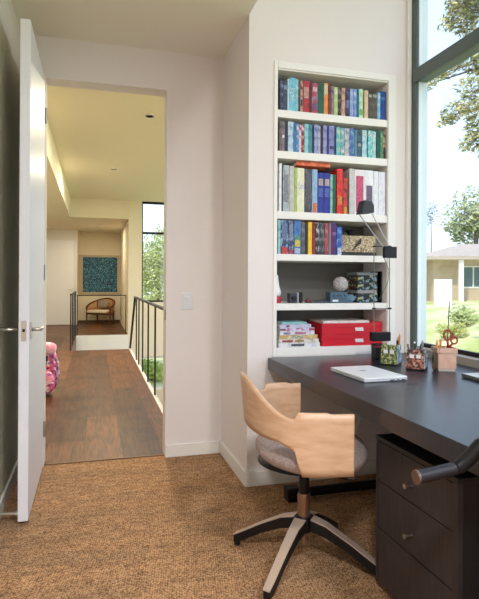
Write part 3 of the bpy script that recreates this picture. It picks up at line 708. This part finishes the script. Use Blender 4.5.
row(2.225, [
 (278.6, 280.3, .97, (40, 46, 66), (70, 84, 110), 'thin dark navy book', None), (280.3, 282.3, .9, (34, 44, 74), (120, 140, 170), 'thin navy book with pale flecks', None), (282.3, 286.2, .92, (56, 66, 92), (36, 44, 66), 'slate navy book', [(.7, .85, (150, 160, 190))]),
 (286.4, 288.2, .98, (190, 216, 222), (150, 190, 206), 'thin pale blue book', None), (288.2, 294.6, 1.03, (122, 196, 220), (90, 170, 202), 'wide light blue book', [(.3, .7, (170, 220, 232))]), (294.6, 297.3, 1.0, (120, 184, 200), (180, 214, 220), 'pale turquoise book', None),
 (297.4, 299.4, .93, (60, 40, 40), (130, 90, 70), 'thin dark brown book', None), (299.4, 301.8, .98, (196, 160, 130), (80, 60, 54), 'tan and brown spined book', [(.2, .4, (60, 40, 40))]), (301.9, 308.6, .99, (176, 36, 48), (110, 30, 40), 'wide crimson book with a pale title', [(.45, .8, (210, 160, 150))]),
 (308.8, 311, .92, (92, 28, 34), None, 'thin maroon book', None), (311, 316.8, .95, (176, 60, 74), (130, 140, 160), 'wide rose red and grey patterned book', [(.72, .86, (230, 200, 200)), (.1, .35, (110, 90, 130))]), (317, 322.6, .97, (12, 92, 66), (10, 76, 60), 'wide plain deep green book', None),
 (322.8, 327, .99, (226, 150, 62), (216, 120, 50), 'orange book with a cream top', [(.62, .95, (226, 220, 180))]), (327.2, 330.2, .93, (130, 44, 36), (60, 30, 34), 'dark red book with black patches', None), (330.4, 332.8, .92, (150, 130, 146), (100, 84, 96), 'mauve grey book', None),
 (333, 336.8, .9, (166, 196, 110), (200, 214, 160), 'lime green book', [(.75, .9, (236, 240, 220))]), (337, 340.4, .88, (42, 36, 36), (150, 120, 100), 'black and beige spined book', None), (340.6, 344.3, .9, (206, 160, 140), (150, 100, 96), 'pinkish tan book', None),
 (344.5, 348.7, .88, (32, 34, 62), (80, 84, 120), 'dark navy blue book with a pale strip', [(.3, .6, (120, 130, 170))]), (348.9, 352.4, .9, (140, 156, 206), (170, 184, 220), 'lavender blue book', None), (352.6, 355.6, .9, (110, 140, 200), (190, 196, 226), 'cornflower blue book', None),
 (355.7, 358, .92, (10, 110, 130), None, 'teal book', None), (358.1, 362, .93, (196, 222, 200), (150, 200, 150), 'pale mint book', [(.1, .3, (120, 190, 90))]), (363.4, 367.2, .9, (222, 196, 160), (206, 176, 140), 'cream beige book', None),
 (367.4, 371.2, .82, (78, 70, 62), (104, 96, 84), 'dark taupe book, left of pair', [(.85, .95, (190, 190, 180))]), (371.3, 376.2, .83, (84, 78, 66), (110, 104, 88), 'dark taupe book, right of pair', [(.85, .95, (190, 190, 180))]), (376.5, 379.4, .88, (120, 180, 210), (190, 216, 226), 'light sky blue book', None),
 (379.6, 384.6, .93, (22, 70, 150), (16, 50, 120), 'bright royal blue book at the right end', [(.7, .8, (90, 140, 200))])], 'top shelf', 'books on the top shelf', .196)
row(1.98, [
 (278.5, 281, .95, (110, 96, 94), (70, 60, 64), 'grey brown book', None), (281, 284, .93, (128, 116, 116), (90, 76, 80), 'dusty grey book with a white mark', [(.45, .55, WT)]), (284.2, 287, .97, (22, 28, 60), None, 'dark navy book', None),
 (287.2, 292.6, .95, (190, 210, 224), (130, 160, 190), 'pale blue book with darker speckles', None), (292.8, 295.6, .93, (58, 120, 168), (30, 90, 140), 'mid blue book', None), (295.7, 298.2, .9, (90, 140, 196), (200, 214, 232), 'sky blue book with white flecks', None),
 (298.3, 300.6, .88, (226, 206, 212), (180, 60, 80), 'pale pink book with red lines', None), (300.7, 303.4, .9, (116, 32, 48), (220, 200, 200), 'dark red and white spined book', None), (303.6, 307.7, .92, (150, 200, 206), (110, 170, 180), 'pale teal book', None),
 (307.8, 311.4, .92, (70, 140, 150), (50, 110, 124), 'muted teal book', None), (311.5, 313.4, .9, (20, 30, 70), None, 'thin navy book', None), (313.5, 317, .93, (160, 164, 206), (90, 110, 170), 'lavender book', None),
 (317.1, 319.8, .9, (176, 176, 200), (120, 120, 150), 'light grey lavender book', None), (320, 322.2, .84, (36, 30, 48), None, 'blackish purple book', None), (322.3, 326.2, .93, (150, 146, 196), (104, 104, 160), 'soft violet book', None),
 (326.3, 328, .92, (16, 40, 90), None, 'thin dark blue book', None), (328.1, 333.6, .94, (130, 132, 186), (100, 100, 158), 'wide periwinkle book', [(.2, .3, (60, 60, 110))]), (335.6, 339.3, .92, (96, 178, 188), (200, 210, 180), 'turquoise and cream spined book', None),
 (339.5, 343.7, .9, (104, 164, 166), (190, 206, 200), 'grey turquoise book', [(.1, .2, WT)]), (343.9, 348.7, .9, (196, 190, 196), (110, 130, 150), 'pinkish silver book', None), (348.8, 353.6, .92, (64, 100, 156), (120, 160, 200), 'steel blue book', None),
 (353.8, 356.3, .88, (90, 140, 156), None, 'thin blue grey book', None), (356.4, 361.2, .88, (70, 96, 112), (40, 60, 74), 'dark slate blue book', [(.4, .5, (180, 170, 170))]), (361.4, 366.1, .9, (180, 214, 222), (110, 170, 190), 'icy blue book', [(.8, .92, WT)]),
 (367.2, 371.2, .9, (110, 196, 196), (200, 230, 230), 'aqua book with pale title', [(.8, .9, WT)]), (371.4, 375.3, .88, (176, 214, 212), (110, 180, 180), 'pale aqua book', [(.8, .9, WT)]), (376, 379.6, .94, (24, 84, 66), None, 'dark green book', None),
 (379.7, 382, .9, (70, 140, 96), (130, 180, 130), 'leaf green book', None), (382.2, 385, .86, (176, 156, 130), (60, 50, 44), 'tan and black book', [(.0, .45, (46, 40, 40))])], 'second shelf', 'books on the second shelf', .192)
row(1.62, [
 (278.6, 281.2, 1.0, (236, 236, 232), (216, 216, 214), 'thin tall white book', None), (281.3, 282.4, .98, (40, 50, 70), None, 'very thin dark navy book', None), (282.5, 288.8, .97, (176, 186, 190), (140, 152, 158), 'wide pale blue grey book', [(.2, .8, (150, 150, 160))]),
 (289, 293.8, .96, (190, 186, 172), (206, 204, 192), 'warm grey book', None), (294, 296.5, .93, (176, 196, 110), (150, 176, 90), 'lime green book', None), (296.6, 303.9, .93, (224, 222, 190), (236, 234, 214), 'wide cream book with a white patch', [(.5, .65, WT)]),
 (304.2, 311.4, .92, (60, 60, 68), (110, 110, 116), 'dark charcoal book with pale print', [(.15, .9, (96, 96, 104))]), (311.6, 317, .92, (150, 182, 214), (130, 166, 204), 'light blue book with an orange foot', [(.0, .22, (236, 130, 70))]), (317.2, 323.3, .86, (38, 52, 150), (30, 40, 126), 'royal blue book with buff emblem, left of pair', [(.68, .85, (200, 176, 160)), (.4, .62, (90, 110, 196))]),
 (323.5, 329.6, .86, (38, 52, 150), (30, 40, 126), 'royal blue book with buff emblem, right of pair', [(.68, .85, (200, 176, 160)), (.4, .62, (90, 110, 196))]), (329.8, 332.2, .84, (150, 190, 180), (90, 150, 130), 'pale sea green book', None), (332.3, 335.4, .84, (30, 88, 56), (24, 70, 50), 'forest green book', None),
 (336.3, 342.4, .97, (222, 50, 34), (180, 30, 24), 'tall bright red book', [(.2, .4, (236, 140, 60))]), (342.7, 347, .78, (206, 62, 44), (80, 30, 60), 'shorter red and orange book', [(.0, .2, (226, 170, 60))]),
 (348.9, 353.8, .99, (196, 192, 190), (210, 208, 206), 'tall pale grey binder', None), (354, 364.3, .98, (238, 230, 232), (230, 220, 224), 'wide white binder with a large pink panel', [(.06, .86, (222, 92, 130))]), (364.5, 372.9, .98, (238, 238, 240), (226, 226, 232), 'wide white binder with a dark purple mark', [(.3, .66, (120, 104, 130))]),
 (373.1, 377.6, .97, (234, 234, 238), (222, 222, 230), 'narrow plain white binder', None), (377.8, 384.8, .96, (232, 232, 238), (216, 216, 226), 'white binder at the right end', None)], 'third shelf', 'tall books and binders on the third shelf', .287)
row(1.365, [
 (277.8, 280.4, .96, (150, 196, 196), (100, 160, 166), 'pale teal book', None), (280.6, 288.2, .96, (44, 58, 96), (150, 170, 200), 'wide navy book with red foot', [(.0, .2, (220, 70, 60)), (.45, .9, (110, 130, 170))]), (288.4, 293.3, .95, (44, 60, 104), (160, 170, 190), 'navy book with white writing', [(.4, .9, (140, 150, 180)), (.0, .14, (200, 60, 70))]),
 (293.6, 300.8, .96, (70, 120, 180), (50, 90, 150), 'blue book with yellow picture', [(.22, .42, (224, 206, 80)), (.43, .56, (90, 160, 130)), (.03, .18, (190, 210, 226))]), (301, 304.8, .92, (84, 82, 86), (130, 128, 128), 'dark grey book with a pale line', None), (305, 307.6, .88, (30, 34, 28), None, 'black green book', None),
 (307.8, 311.8, .93, (236, 190, 40), (226, 170, 36), 'bright yellow book', None), (312, 315.2, .93, (140, 40, 28), (100, 30, 26), 'brick red book', None), (315.4, 319.2, .93, (36, 30, 36), (190, 186, 190), 'black book with white dashes', None),
 (319.4, 324, .92, (50, 52, 56), (130, 130, 130), 'charcoal book with grey dashes', None), (324.2, 328, .92, (136, 54, 66), (176, 120, 126), 'dull red book with pale writing', [(.25, .45, (200, 80, 80))]), (328.2, 331.2, .92, (120, 110, 120), (176, 80, 90), 'grey and red spined book', None),
 (331.4, 336.2, .94, (82, 36, 110), (60, 28, 90), 'dark purple book', [(.6, .7, (150, 110, 180))]), (336.5, 342, .82, (44, 86, 170), (110, 150, 210), 'blue book with a white foot', [(.0, .26, (214, 222, 232))])], 'fourth shelf', 'books on the fourth shelf', .213)
# orange-red book lying on the third row
def flat(name, cat, x0, x1, y0, y1, z0, z1, c1, c2, label, group=None, rz=0, marks=(), pages=True):
    x0 = max(x0, NX0 + .007); x1 = min(x1, NX1 - .007)
    cx, cy = (x0 + x1) / 2, (y0 + y1) / 2; hx, hy, h = (x1 - x0) / 2, (y1 - y0) / 2, z1 - z0
    t = thing(name, label, cat, (cx, cy, z0 + .0004), rz, group)
    b = B(); c = min(.002, h * .2)
    box(b, -hx, hx, -hy, hy, 0, c); box(b, -hx, hx, -hy, hy, h - c - .0006, h - .0006); box(b, -hx, hx, -hy, -hy + .002, c, h - c - .0006)
    obj('cover', b, spine_mat('flat_cover', c1, c2), t)
    if pages: obj('pages', bxs((-hx + .002, hx - .002, -hy + .0022, hy - .002, c + .0002, h - c - .0009)), PAPER, t)
    for (f0, f1, col) in marks: obj('spine_title', bxs((-hx + 2 * hx * f0, -hx + 2 * hx * f1, -hy - .001, -hy - .0001, h * .2, h * .75)), mat('spine_print', col, .5, rgb2=tuple(int(v * .7) for v in col), scale=120, detail=1), t)
    return t
flat('book', 'book', bx(297), bx(331), SF + .02, SF + .20, 1.62 + .288, 1.62 + .3125, (220, 96, 60), (236, 140, 90), 'orange red book lying flat on top of the third-shelf books')
# pile of books bottom shelf
zc = .8035; px0 = 279.3
pile = [(279.3, 320.5, .026, (226, 224, 222), (200, 200, 204), 'white thick book with grey writing, bottom of the flat pile', ((.3, .62, (90, 90, 100)),)),
        (279.6, 319.6, .022, (224, 220, 216), (190, 176, 150), 'white book with a tan patch, second from the bottom of the flat pile', ((.4, .62, (190, 150, 100)), (.08, .35, (180, 90, 90)))),
        (280.2, 318.4, .024, (206, 172, 110), (226, 206, 170), 'yellow ochre book, third from the bottom of the flat pile', ((.3, .62, (190, 200, 180)),)),
        (280.6, 315, .023, (228, 222, 228), (206, 190, 206), 'pale pink-white book, fourth from the bottom of the flat pile', ((.1, .3, (150, 150, 160)), (.42, .75, (200, 120, 150)))),
        (280.8, 315.2, .020, (200, 214, 232), (186, 110, 140), 'pale blue and pink book, third from the top of the flat pile', ((.0, .16, (150, 60, 90)), (.85, 1, (200, 70, 100)))),
        (281, 312, .021, (206, 206, 226), (190, 190, 214), 'lilac white book, second from the top of the flat pile', ((.2, .3, (160, 90, 120)),)),
        (282.5, 307.4, .013, (130, 190, 192), (160, 206, 206), 'thin aqua book on top of the flat pile', ())]
for i, (a, c, h, c1, c2, lab, mk) in enumerate(pile):
    flat('book', 'book', bx(a), bx(c), SF + .005 + .002 * (i % 3), SF + .175 - .004 * i, zc, zc + h, c1, c2, lab, 'flat pile of books on the bottom shelf', 0, mk); zc += h + .0004
# red boxes
def red_box(x0, x1, y0, y1, z0, h, label, tagx=None):
    x1 = min(x1, NX1 - .007)
    cx, cy = (x0 + x1) / 2, (y0 + y1) / 2; hx, hy = (x1 - x0) / 2, (y1 - y0) / 2
    t = thing('storage_box', label, 'box', (cx, cy, z0), 0, 'red storage boxes on the bottom shelf')
    obj('box_body', bxs((-hx + .002, hx - .002, -hy + .002, hy - .002, .0005, h * .62)), REDB, t)
    obj('box_lid', bxs((-hx, hx, -hy, hy, h * .622, h - .0005), bev=.002), REDB, t)
    if tagx is not None:
        b = bxs((tagx - .028, tagx + .028, -hy - .003, -hy - .0003, h * .3, h * .62), bev=.001)
        for v in b.verts: v.co.x += (v.co.z - h * .45) * -.25
        obj('label_holder', b, mat('white_label', (236, 220, 222), .4), t)
rb0, rb1 = bx(338) , bx(374.5)
rb0 = bx(322.5)
red_box(rb0, bx(372), SF + .006, SF + .26, .8035, .068, 'lower red box with a label holder in the front stack', .085)
red_box(rb0, bx(372), SF + .006, SF + .26, .872, .070, 'upper red box with a label holder, under the loose papers', .085)
red_box(bx(373.5), bx(385), SF + .03, SF + .28, .8035, .068, 'lower red box of the narrow stack behind the desk lamp')
red_box(bx(373.5), bx(385), SF + .03, SF + .28, .872, .075, 'upper red box of the narrow stack behind the desk lamp')
flat('paper_stack', 'papers', bx(325), bx(371), SF + .02, SF + .24, .9425, .958, (220, 212, 206), (206, 196, 190), 'stack of white papers lying on the upper red box')

# ------------------------------------------------------------------ shelf objects: fourth shelf right
pc = thing('patterned_box', 'tan patterned box with a dark bird picture on the fourth shelf', 'box', (bx(360.3), SF + .06, 1.3655))
hw = (bx(377) - bx(343.5)) / 2
obj('box_body', bxs((-hw, hw, -.04, .04, .022, .125), bev=.002), spot_mat('tan_branch_print', [(196, 176, 140), (160, 136, 104), (214, 200, 170), (120, 100, 78), (186, 164, 128)], 110, (1, 1, 1.6)), pc)
obj('tray', bxs((-hw - .004, hw + .004, -.046, .046, 0, .0215), bev=.002), mat('dark_tray', (50, 48, 44), .5), pc)
b = B(); tube(b, [(-.045, -.0425, .03), (-.02, -.0425, .065), (.005, -.0425, .085), (.012, -.0425, .108)], [.003, .007, .012, .006], 8)
for v in b.verts: v.co.y = -.0425 + (v.co.y + .0425) * .12
obj('bird_picture', b, mat('dark_bird', (56, 36, 32), .5), pc)
flat('book', 'book', bx(343), bx(356), SF + .12, SF + .24, 1.366, 1.366 + .15, (70, 66, 60), (92, 86, 76), 'dark brown album standing behind the bird-patterned box', pages=True)
b = B(); lathe(b, [(.02, 0), (.03, .02), (.034, .10), (.022, .16), (.03, .172)], 20)
tag(obj('black_vase', b, BLACKM, None, True, (bx(362), SF + .17, 1.3655)), 'black vase standing behind the bird-patterned box', 'vase')
b = B(); lathe(b, [(.026, 0), (.03, .01), (.03, .12), (.02, .14)], 20)
tag(obj('dark_canister', b, mat('dark_grey_tin', (66, 64, 62), .5), None, True, (bx(373), SF + .17, 1.3655)), 'dark grey canister behind the right end of the bird-patterned box', 'canister')

# fifth shelf
ZS = 1.0685
fg = thing('figurine', 'white ceramic figurine with a red base at the left end of the fifth shelf', 'figurine', (NX0 + .030, SF + .05, ZS))
b = B(); lathe(b, [(.018, 0), (.022, .006), (.023, .035), (.019, .042)], 20); obj('base', b, mat('figurine_red', (186, 28, 50), .4), fg, True)
b = B(); lathe(b, [(.018, .0425), (.023, .058), (.021, .075), (.013, .10), (.007, .14), (.004, .17)], 20); obj('body', b, WHITEP, fg, True)
t = thing('camera', 'small dark grey box camera on the fifth shelf near the left', 'camera', (bx(295.5), SF + .05, ZS))
obj('body', bxs((-.024, .024, -.02, .03, 0.0005, .06), bev=.003), mat('camera_grey', (62, 62, 70), .5), t)
b = B(); tube(b, [(0, -.0205, .03), (0, -.034, .03)], .014, 16); obj('lens', b, BLACKM, t)
t = thing('tin', 'silver and black tin right beside the small dark camera', 'tin', (bx(301.5), SF + .05, ZS))
b = B(); lathe(b, [(.012, .0005), (.012, .064)], 20, (-.007, 0, 0)); autosmooth(obj('body', b, mat('silver_tin', (150, 152, 160), .35, metal=.6), t))
obj('black_back', bxs((.0055, .024, -.012, .016, .0005, .066), bev=.002), BLACKM, t)
t = thing('toy_car', 'tiny dark red toy car on the fifth shelf', 'toy', (bx(311), SF + .04, ZS))
b = B(); prism(b, [(-.02, .006), (.02, .006), (.02, .016), (.011, .018), (.006, .027), (-.01, .027), (-.014, .017), (-.02, .015)], 1, -.01, .01); obj('body', b, mat('toy_red', (110, 36, 48), .4), t)
for x in (-.012, .012):
    for y in (-.0115, .0115):
        b = B(); tube(b, [(x, y - .0012, .0055), (x, y + .0012, .0055)], .005, 10); obj('wheel', b, BLACKM, t)
flat('notebook', 'notebook', bx(315.5), bx(330.5), SF + .02, SF + .12, ZS, ZS + .013, (56, 60, 70), (80, 84, 92), 'thin dark notebook lying on the fifth shelf', pages=True)
wb = thing('music_box', 'blue grey box with buttons under the pale ball on the fifth shelf', 'box', (bx(341), SF + .06, ZS))
hw = (bx(349.8) - bx(332.3)) / 2
obj('body', bxs((-hw, hw, -.035, .035, .0005, .068), bev=.004), mat('blue_grey_box', (74, 102, 120), .5, rgb2=(60, 84, 104), scale=40), wb)
obj('front_label', bxs((-hw * .75, -hw * .1, -.0362, -.0352, .008, .02)), WHITEP, wb)
for k in range(4):
    b = B(); tube(b, [(-hw * .6 + k * hw * .4, -.0352, .045), (-hw * .6 + k * hw * .4, -.039, .045)], .004, 10); obj('button', b, BLACKM, wb)
b = B(); bmesh.ops.create_icosphere(b, subdivisions=4, radius=.048)
tag(obj('ball', b, mat('speckled_grey_ball', (190, 184, 182), .8, rgb2=(150, 144, 146), scale=90, bump=.5, bscale=90), None, True, (bx(344.5), SF + .055, ZS + .116)), 'pale grey textured ball resting on the blue grey box', 'ball')
tp = thing('whale_figure', 'grey blue toy whale with raised tail right of the blue grey box', 'toy', (bx(354.5), SF + .05, ZS))
b = B(); blob(b, (-.006, 0, .028), (.034, .022, .027), 16, .9); obj('body', b, mat('whale_blue', (86, 118, 138), .5), tp, True)
b = B(); tube(b, [(.020, 0, .028), (.036, 0, .034), (.043, 0, .05), (.043, 0, .062)], [.014, .009, .006, .003], 10); obj('tail', b, mat('whale_blue', (96, 128, 146), .5), tp, True)
b = B(); box(b, .031, .055, -.008, .008, .060, .065, bev=.002); obj('tail_fin', b, mat('whale_blue', (110, 140, 156), .5), tp)
# colourful jars / game boxes stack
DOTS = spot_mat('dark_dotted_print', [(22, 24, 30), (30, 32, 40), (26, 28, 30), (120, 150, 170), (24, 24, 30), (170, 160, 90), (30, 30, 36), (120, 50, 60), (24, 26, 34), (90, 130, 110)], 75)
xa, xb = bx(359.6), bx(380)
for i, (z0, z1, m_, lab) in enumerate(((0, .060, DOTS, 'black red-spotted box, bottom of the game box stack'), (.0605, .079, mat('grey_band_box', (150, 148, 146), .5), 'flat grey box in the middle of the game box stack'), (.0795, .125, DOTS, 'black colourful-dotted box above the flat grey box'), (.1255, .175, DOTS, 'black colourful-dotted box second from the top of the game box stack'), (.1755, .192, mat('dull_blue_grey', (120, 124, 130), .5), 'pale blue grey flat box on top of the game box stack'))):
    t = thing('game_box', lab, 'box', ((xa + xb) / 2, SF + .09, ZS + z0), 0, 'game boxes stacked on the fifth shelf')
    hx = (xb - xa) / 2 - (.003 if i % 2 else 0); h = z1 - z0
    obj('box_body', bxs((-hx + .001, hx - .001, -.059, .079, .0004, h * .5)), m_, t); obj('box_lid', bxs((-hx, hx, -.06, .08, h * .501, h), bev=.001), m_, t)
t = thing('frame', 'dark picture frame leaning at the right end of the fifth shelf', 'picture frame', (bx(383.8), SF + .09, ZS))
obj('frame_border', bxs((-.004, .004, -.06, .07, .0005, .2)), BLACKM, t)

# ------------------------------------------------------------------ outside
gm = B(); NXg, NYg = 40, 40
def gh(x, y):
    t = min(1, max(0, (x - 3) / 8.5)); t = t * t * (3 - 2 * t)
    return -1.55 + 2.05 * t + .12 * math.sin(x * 1.3 + y) * t
gv = [[gm.verts.new((2.42 + 60 * (i / NXg) ** 1.6, -12 + 80 * j / NYg, gh(2.42 + 60 * (i / NXg) ** 1.6, -12 + 80 * j / NYg))) for j in range(NYg + 1)] for i in range(NXg + 1)]
for i in range(NXg):
    for j in range(NYg): gm.faces.new((gv[i][j], gv[i + 1][j], gv[i + 1][j + 1], gv[i][j + 1]))
struct('ground', gm, GRASS, None, True)
struct('ground_hill', bxs((-6, 2.4, 12.4, 70, -1.8, -1.56)), GRASS)

def leaves(b, c, s, n, size, r):
    for _ in range(n):
        while True:
            p = Vector((r.uniform(-1, 1), r.uniform(-1, 1), r.uniform(-1, 1)))
            if .25 < p.length < 1: break
        q = Vector((c[0] + p.x * s[0], c[1] + p.y * s[1], c[2] + p.z * s[2]))
        u = Vector((r.gauss(0, 1), r.gauss(0, 1), r.gauss(0, 1))).normalized(); v = u.orthogonal().normalized()
        k = size * r.uniform(.6, 1.3)
        b.faces.new([b.verts.new(q + u * k), b.verts.new(q + v * k * .45), b.verts.new(q - u * k), b.verts.new(q - v * k * .45)])
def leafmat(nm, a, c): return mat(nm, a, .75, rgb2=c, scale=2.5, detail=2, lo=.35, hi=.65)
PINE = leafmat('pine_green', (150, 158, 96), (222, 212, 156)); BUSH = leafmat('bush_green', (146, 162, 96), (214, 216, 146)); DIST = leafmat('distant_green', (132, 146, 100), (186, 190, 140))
BARK = mat('bark', (96, 80, 66), .9, rgb2=(120, 104, 88), scale=20)
def dpt(px, py, d): return Vector((0, 0, EYE)) + d * (FW + (px - 239.5) / FPX * R2 - (py - 281.3) / FPX * U2)
r_ = random.Random(3)
# near conifer: trunk right of view, boughs reaching left
D = 9.0; k = D / FPX
tr = thing('pine_tree', 'pine tree outside the window with boughs reaching in from the right', 'tree', (0, 0, 0))
tb = dpt(520, 300, D); g = gh(tb.x, tb.y)
b = B(); tube(b, [(tb.x, tb.y, g - .1), (tb.x + .05, tb.y, 3.0), (tb.x - .05, tb.y + .1, 7.5)], [.22, .16, .08], 10); obj('trunk', b, BARK, tr, True)
cl = [(478, -10, 34, 30), (462, 8, 16, 26), (452, 18, 9, 13), (474, 28, 10, 14), (446, 70, 13, 7), (434, 78, 7, 6), (460, 60, 8, 7), (480, 62, 14, 10), (455, 110, 10, 9), (448, 120, 7, 6), (472, 100, 9, 16), (482, 118, 14, 22), (474, 140, 12, 12), (500, 60, 25, 40), (500, 150, 20, 30), (430, 86, 5, 4), (467, 84, 6, 8)]
b = B()
for (px, py, sx, sy) in cl:
    c = dpt(px, py, D + r_.uniform(-.4, .4)); leaves(b, c, (sx * k, .35, sy * k), int(30 + sx * sy * 1.7), .06, r_)
obj('foliage', b, PINE, tr)
for (px, py, q) in ((448, 72, 60), (430, 84, 66), (452, 115, 110), (470, 140, 128), (455, 16, 10), (465, 30, 40)):
    b = B(); e0 = dpt(520, q, D); tube(b, [e0, dpt((520 + px) / 2, (py + q) / 2 - 6, D), dpt(px, py, D)], [.04, .02, .006], 6); obj('branch', b, BARK, tr, True)
def round_tree(px, py, D, s, n, size, m_, label, name='tree', base=None, cat='tree'):
    c = dpt(px, py, D); t = thing(name, label, cat, (c.x, c.y, gh(c.x, c.y))); g = gh(c.x, c.y)
    if cat == 'shrub': c.z = g + s[1] * .75
    b = B()
    for q in range(7):
        a = r_.uniform(0, 6.28); o_ = Vector((math.cos(a) * s[0] * .55, math.sin(a) * s[0] * .4, r_.uniform(-.5, .5) * s[1]))
        leaves(b, Vector((0, 0, c.z - g)) + o_, (s[0] * .6, s[0] * .6, s[1] * .6), n // 7, size, r_)
    obj('foliage', b, m_, t)
    b = B(); tube(b, [(0, 0, -.05), (.05, .02, (c.z - g) * .6), (0, 0, c.z - g)], [s[0] * .10, s[0] * .07, s[0] * .04], 8); obj('trunk' if s[0] > .9 else 'stem', b, BARK, t)
    return t
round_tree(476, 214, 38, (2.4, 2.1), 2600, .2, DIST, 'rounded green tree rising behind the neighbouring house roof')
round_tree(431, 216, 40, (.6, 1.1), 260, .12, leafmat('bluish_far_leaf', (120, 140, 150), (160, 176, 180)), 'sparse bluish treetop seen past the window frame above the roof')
round_tree(468, 300, 13.5, (.45, .33), 900, .05, BUSH, 'dark rounded shrub in front of the neighbouring house at the right', 'shrub', cat='shrub')
round_tree(452, 305, 12.5, (.35, .22), 600, .045, leafmat('yellow_bush', (160, 170, 80), (220, 216, 140)), 'yellow green shrub on the lawn in front of the neighbouring house', 'shrub', cat='shrub')
round_tree(430, 318, 11, (.3, .25), 500, .04, BUSH, 'small green shrub beside the window frame on the lawn', 'shrub', cat='shrub')
round_tree(474, 335, 8.5, (.25, .22), 500, .035, leafmat('pale_bush', (170, 176, 96), (226, 220, 150)), 'pale yellow green shrub nearest the window at the right', 'shrub', cat='shrub')
round_tree(158, 266, 19, (1.3, 1.7), 6500, .07, BUSH, 'leafy tree outside the hall window', 'tree')
round_tree(151, 372, 14.5, (.6, .42), 900, .06, leafmat('lime_bush', (140, 170, 50), (200, 214, 110)), 'lime green shrub outside the lower hall window', 'shrub', cat='shrub')
# neighbouring house
HD = 19.0
hc = dpt(424, 300, HD)
hs = thing('house', 'low beige neighbouring house with a pale hipped roof seen through the office window', 'house', (hc.x, hc.y, 0), math.radians(-22))
HWALL = mat('beige_stucco', (206, 184, 160), .85, rgb2=(196, 174, 150), scale=4); HR = mat('pale_roof', (196, 178, 162), .8, rgb2=(184, 166, 150), scale=6, stretch=(1, 1, 6))
obj('wall', bxs((.3, 9.0, 0, 5, .2, 2.1), (-6, .3, 1.4, 5, .2, 1.9)), HWALL, hs)
b = B()
v = [b.verts.new(p) for p in ((-.4, -.7, 2.12), (9.6, -.7, 2.12), (9.6, 5.6, 2.12), (-.4, 5.6, 2.12), (-.4, -.7, 2.0), (9.6, -.7, 2.0), (9.6, 5.6, 2.0), (-.4, 5.6, 2.0), (2.0, 2.4, 2.75), (7.5, 2.4, 2.75))]
for f in ((0, 1, 9, 8), (1, 2, 9), (2, 3, 8, 9), (3, 0, 8), (4, 5, 1, 0), (5, 6, 2, 1), (6, 7, 3, 2), (7, 4, 0, 3), (7, 6, 5, 4)): b.faces.new([v[i] for i in f])
obj('roof', b, HR, hs)
obj('roof', bxs((-6.5, -.45, .9, 5.5, 1.92, 2.08)), HR, hs)
wf = obj('window_frame', bxs((1.28, 2.12, -.03, -.001, 1.0, 1.05), (1.28, 2.12, -.03, -.001, 1.75, 1.8), (1.28, 1.33, -.03, -.001, 1.051, 1.749), (2.07, 2.12, -.03, -.001, 1.051, 1.749), (1.68, 1.72, -.03, -.001, 1.051, 1.749)), TRIM, hs)
obj('pane', bxs((1.34, 1.67, -.015, -.005, 1.055, 1.745), (1.73, 2.06, -.015, -.005, 1.055, 1.745)), mat('far_glass', (92, 110, 112), .15), wf)
obj('porch_post', bxs((1.05, 1.2, -.6, -.45, .2, 1.99)), TRIM, hs)
obj('porch_post', bxs((2.6, 2.75, -.6, -.45, .2, 1.99)), TRIM, hs)
gwc = dpt(443, 288, 17)
gw = tag(obj('garden_screen', bxs((-.27, .27, -.03, .03, -.7, .28), bev=.01), mat('white_screen', (244, 242, 236), .7), None, False, (gwc.x, gwc.y, gwc.z)), 'white upright garden screen standing on the lawn before the neighbouring house', 'screen')
gw.rotation_euler = (0, 0, math.radians(-30))
